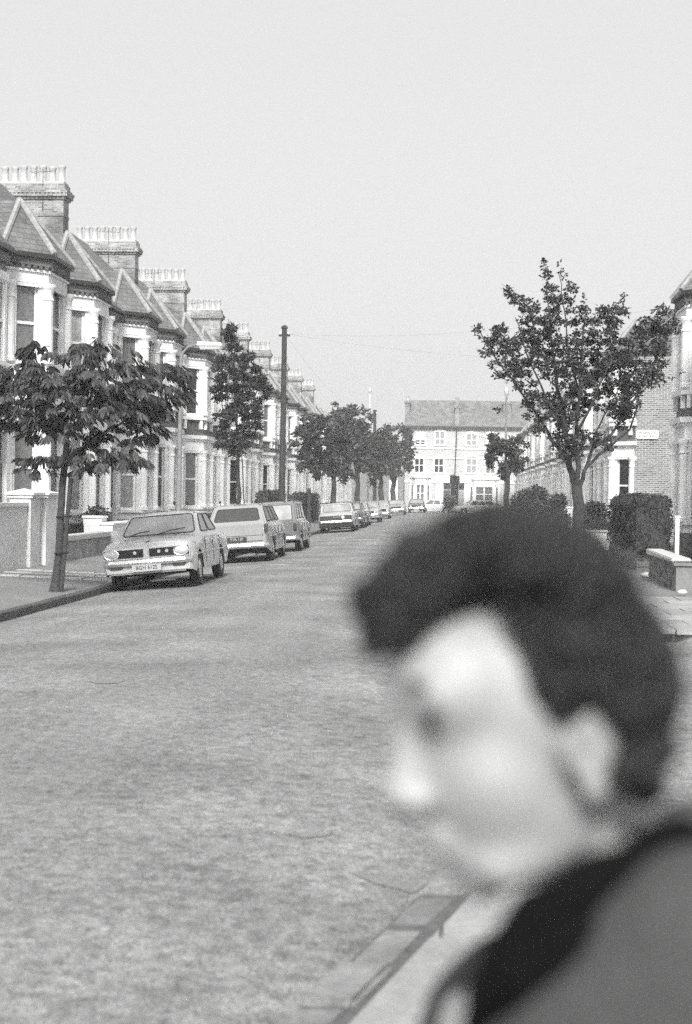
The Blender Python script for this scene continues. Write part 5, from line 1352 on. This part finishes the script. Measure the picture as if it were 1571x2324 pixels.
E((.106, 0, .034), (.012, .0095, .034), rotY(-18))  # nose bridge
E((.122, 0, -.002), (.013, .011, .013)); E((.116, 0, .010), (.012, .010, .020), rotY(-20))
E((.101, 0, -.039), (.010, .022, .0065)); E((.097, 0, -.052), (.0095, .020, .007))   # lips
E((-.028, 0, -.085), (.048, .052, .09), rotY(8))   # neck
E((-.036, 0, -.15), (.056, .062, .08), rotY(4))
# torso and limbs in world axes (inverse of head rotation applied)
RI = ROT.inverted()
def EW(c, r): 
    m = bmesh.ops.create_icosphere(bm, subdivisions=2, radius=1.0)
    for v in m['verts']: v.co = Vector((v.co.x * r[0], v.co.y * r[1], v.co.z * r[2])) + Vector(c)
def chain(bm_, pts, rs, n=10):
    for (a, ra), (b_, rb) in zip(zip(pts, rs), zip(pts[1:], rs[1:])):
        a = Vector(a); b_ = Vector(b_); d = (b_ - a).length; k = max(2, int(d / (min(ra, rb) * .45)))
        for i in range(k + 1):
            t_ = i / k; m = bmesh.ops.create_icosphere(bm_, subdivisions=2, radius=ra + (rb - ra) * t_)
            for v in m['verts']: v.co = v.co + a.lerp(b_, t_)
# world directions of the body: shoulders along lft
bf = Vector((-math.cos(rad(24)), -math.sin(rad(24)), 0)); bl = Vector((bf.y * -1 * -1, bf.x, 0)); bl = Vector((math.sin(rad(24)), -math.cos(rad(24)), 0))
nb = -fwd * .050 + Vector((0, 0, -.16))
def BP(f, l, z): return nb + bf * f + bl * l + Vector((0, 0, z))
chain(bm, [BP(.0, 0, .05), BP(-.01, 0, -.05)], [.055, .07])
chain(bm, [BP(.0, -.13, -.10), BP(0, .13, -.10)], [.07, .07]); chain(bm, [BP(-.035, 0, -.15), BP(-.035, 0, -.45)], [.09, .09])
HANDS = []
for s in (-1, 1):
    wr_ = BP(.06, s * .25, -.78)
    # palm and fingers, hanging, slightly curled
    chain(bm, [BP(.03, s * .25, -.60), wr_], [.033, .026])
    chain(bm, [wr_, wr_ + Vector((0, 0, -.05)) + bf * .01], [.026, .03]); 
    for k in range(4):
        b0 = wr_ + bf * (-.025 + .018 * k + .01) + Vector((0, 0, -.07)); L_ = (.062, .075, .08, .07)[k]
        chain(bm, [b0 + Vector((0, 0, .03)), b0, b0 + Vector((0, 0, -L_ * .5)) - bl * s * .008, b0 + Vector((0, 0, -L_)) - bl * s * .028], [.011, .0095, .0085, .007])
    chain(bm, [wr_ + bf * .03 + Vector((0, 0, -.02)), wr_ + bf * .055 + Vector((0, 0, -.05)), wr_ + bf * .06 + Vector((0, 0, -.08))], [.013, .011, .009])
body = remesh(bm, 'body', M_skin, .0052, 8, PR); body.location = HO
# ear hollow and nostril shade painted as dark blobs, eye details as child geometry
def blob(name, c, r, m, rot=None):
    b2 = bmesh.new(); ell(b2, c, r, rot, 2); me = bpy.data.meshes.new(name); b2.to_mesh(me); b2.free(); me.materials.append(m); me.polygons.foreach_set('use_smooth', [True] * len(me.polygons)); o = obj(name, me, PR); o.location = HO; return o
M_shade = mat('ear_shade_skin', .28, .7)
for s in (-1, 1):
    blob('ear_shade', (.001, s * .0835, .022), (.007, .003, .012), M_shade, rotY(-12))
    blob('eye', (.0880, s * .033, .051), (.0095, .0115, .0070), mat('eye_white', .45, .2))
    blob('iris', (.0955, s * .036, .049), (.0040, .0080, .0065), M_black)
    blob('eyelashes', (.0945, s * .034, .0560), (.005, .017, .0055), M_hair, rotY(10))
    blob('eyebrow', (.0995, s * .030, .079), (.005, .020, .0040), M_hair)
    blob('nostril', (.119, s * .008, -.0165), (.006, .004, .0025), M_black)
blob('lips', (.1055, 0, -.0455), (.0055, .018, .006), mat('lip_skin', .22, .45))
# hair: many overlapping locks, remeshed
bm = bmesh.new()
def lock(px, py, d, r, flat=1.0):
    p = at(px, py, .95 + d) - Vector(H)
    m = bmesh.ops.create_icosphere(bm, subdivisions=2, radius=1.0)
    for v in m['verts']: v.co = Vector((v.co.x * r, v.co.y * r * flat, v.co.z * r)) + p
# skull cap
def capsec(x, y, z, r): 
    m = bmesh.ops.create_icosphere(bm, subdivisions=2, radius=r); p = HP(x, y, z)
    for v in m['verts']: v.co = v.co + p
rng = random.Random(3)
for k in range(900):
    # points on the skull ellipsoid
    u = Vector((rng.gauss(0, 1), rng.gauss(0, 1), rng.gauss(0, 1))).normalized()
    c = Vector((-.006 + u.x * .092, u.y * .077, .044 + u.z * .082))
    # keep only hair-bearing region
    az = c.x; 
    hairline = c.z > (.098 if c.x > .05 else .0)
    if c.x > 0 and c.z < min(.126, .072 + c.x * 3.2): continue
    if -.035 < c.x <= 0 and c.z < .062: continue
    if c.x <= -.035 and c.z < (.02 - (-c.x - .035) * 1.9): continue
    if c.z < -.10: continue
    capsec(c.x, c.y, c.z, rng.uniform(.012, .018))
for (px, py, r) in ((815, 1345, .008), (835, 1375, .012), (865, 1345, .014), (900, 1310, .017), (870, 1400, .014), (925, 1360, .018), (950, 1280, .019), (985, 1320, .020), (935, 1245, .012), (1010, 1235, .018), (1060, 1205, .016), (1110, 1195, .015), (1000, 1345, .013), (1050, 1300, .016), (1110, 1275, .019), (840, 1440, .008), (838, 1490, .005), (880, 1450, .012), (925, 1440, .013), (965, 1400, .011), (1180, 1190, .015), (1240, 1225, .018),
                     (1215, 1500, .010), (1238, 1562, .010), (1258, 1612, .010), (1178, 1350, .012), (1205, 1420, .011), (1222, 1480, .011), (1240, 1540, .011), (1262, 1600, .010), (1285, 1618, .009), (1305, 1590, .012), (1195, 1450, .010), (1172, 1385, .010), (1250, 1400, .018), (1275, 1460, .018), (1285, 1520, .016), (1290, 1570, .012), (1300, 1540, .020), (1300, 1450, .024), (1360, 1530, .020), (1425, 1600, .018), (1450, 1680, .017), (1440, 1745, .016), (1470, 1775, .013), (1500, 1700, .012), (1505, 1600, .012), (1480, 1480, .016), (1440, 1400, .016), (1380, 1330, .018), (1320, 1280, .016), (1130, 1230, .026), (1060, 1245, .024), (1200, 1250, .026), (1290, 1300, .03), (1440, 1490, .024), (1470, 1565, .022), (1010, 1275, .022), (1455, 1625, .016)):
    for dd in ((-.066, -.045) if px > 1150 else (-.05, -.02, .01, .04)):
        lock(px + rng.uniform(-6, 6), py + rng.uniform(-6, 6), dd + rng.uniform(-.006, .006), r * rng.uniform(.95, 1.2))
for k in range(190):     # unruly outer curls
    u = Vector((rng.uniform(-1, 1), rng.uniform(-1, 1), rng.uniform(.1, 1))).normalized()
    if u.x > .75 and u.z < .5: continue
    c = Vector((-.004 + u.x * .096, u.y * .086, .046 + u.z * .094))
    if (c.x > 0 and c.z < .085 + c.x * 2.5 and c.z < .128) or (c.x <= 0 and c.z < .07): continue
    capsec(c.x, c.y, c.z, rng.uniform(.009, .016))
hair = remesh(bm, 'hair', M_hair, .0045, 1, PR); hair.location = HO
# coat
def PX(px, py, Y): return at(px, py, Y) - Vector(H)
bm = bmesh.new()
chain(bm, [BP(-.03, .20, -.10), BP(-.05, .05, -.06), BP(-.05, -.09, -.05), BP(-.03, -.20, -.11)], [.075, .080, .080, .075])
chain(bm, [PX(1635, 2240, .848), PX(1430, 2440, .85), PX(1245, 2480, .875)], [.088, .084, .058])
chain(bm, [PX(1500, 1985, .95), PX(1565, 1935, 1.0)], [.040, .040])
for z in (-.12, -.2, -.28, -.36, -.45, -.54, -.62):
    w_ = .135 - .02 * math.sin((z + .12) * 3)
    chain(bm, [BP(-.035, -w_ - .02, z), BP(-.035, w_ + .02, z)], [.105 + (-z) * .03, .105 + (-z) * .03])
for s in (-1, 1):
    chain(bm, [BP(-.02, s * .205, -.13), BP(-.02, s * .25, -.42), BP(.04, s * .25, -.68)], [.074, .060, .050])
coat = remesh(bm, 'coat', M_coat, .011, 5, PR); coat.location = HO
# thick dark scarf / collar round the neck
def ring(name, c, rx, ry, tilt, rt, m, ztilt=0):
    b2 = MB(); n = 36; pts = []; rr = []
    for k in range(n + 1):
        a = 2 * math.pi * k / n
        p = BP(c[0] + rx * math.cos(a), c[1] + ry * math.sin(a), c[2] - tilt * math.cos(a) + ztilt * math.sin(a) + .004 * math.sin(5 * a)); pts.append(p); rr.append(rt * (1 + .12 * math.sin(3 * a + 1)))
    b2.tube(pts, rr, 14); o = b2.build(name, m, PR, 70); o.location = HO; return o
def loop(name, pts, r, m):
    P_ = [PX(*p) for p in pts]; n = len(P_); out = []
    for i in range(n):
        p0, p1, p2, p3 = P_[i - 1], P_[i], P_[(i + 1) % n], P_[(i + 2) % n]
        for k in range(5):
            t_ = k / 5; out.append(.5 * ((2 * p1) + (p2 - p0) * t_ + (2 * p0 - 5 * p1 + 4 * p2 - p3) * t_ ** 2 + (3 * p1 - p0 - 3 * p2 + p3) * t_ ** 3))
    out.append(out[0]); b2 = MB(); b2.tube(out, [r * (1 + .10 * math.sin(i * .9)) for i in range(len(out) - 1)] + [r], 14); o = b2.build(name, m, PR, 70); o.location = HO; return o
loop('scarf', [(1545, 1915, .93), (1440, 1968, .872), (1330, 2022, .862), (1235, 2078, .865), (1170, 2145, .88), (1150, 2230, .92), (1200, 2200, .97), (1300, 2100, 1.02), (1380, 2000, 1.04), (1520, 1930, 1.0)], .0175, M_collar)
loop('scarf', [(1500, 2000, .94), (1400, 2055, .872), (1300, 2095, .860), (1205, 2150, .865), (1145, 2215, .88), (1128, 2290, .92), (1200, 2270, .97), (1300, 2150, 1.02), (1380, 2060, 1.04), (1490, 2000, 1.0)], .0185, M_collar)
loop('scarf', [(1480, 2060, .93), (1375, 2115, .855), (1285, 2165, .842), (1195, 2218, .85), (1135, 2275, .87), (1118, 2350, .91), (1200, 2350, .97), (1300, 2220, 1.02), (1380, 2120, 1.04), (1480, 2070, 1.0)], .0175, M_collar)
# legs and shoes
bm = bmesh.new()
for s in (-1, 1):
    chain(bm, [BP(0, s * .09, -.60), BP(.01, s * .095, -.95), BP(0, s * .10, -1.10 - .05)], [.085, .062, .055])
tr_ = remesh(bm, 'trousers', M_door, .012, 3, PR); tr_.location = HO
bm = bmesh.new()
for s in (-1, 1):
    f0 = BP(-.03, s * .10, 0); z0 = ZN - HO.z + .045
    chain(bm, [Vector((f0.x, f0.y, z0 + .06)), Vector((f0.x, f0.y, z0))], [.045, .045])
    q = BP(.16, s * .11, 0); chain(bm, [Vector((f0.x, f0.y, z0)), Vector((q.x, q.y, z0 - .012))], [.045, .033])
sh = remesh(bm, 'shoes', M_black, .009, 3, PR); sh.location = HO
# extend the trouser legs down to the shoes
b2 = MB()
for s in (-1, 1):
    a = BP(.0, s * .10, -1.1); z1 = ZN - HO.z + .06; b2.tube([a + Vector((0, 0, .08)), Vector((BP(-.02, s * .10, 0).x, BP(-.02, s * .10, 0).y, z1))], [.066, .06], 14)
o = b2.build('trouser_leg', M_door, PR, 60); o.location = HO
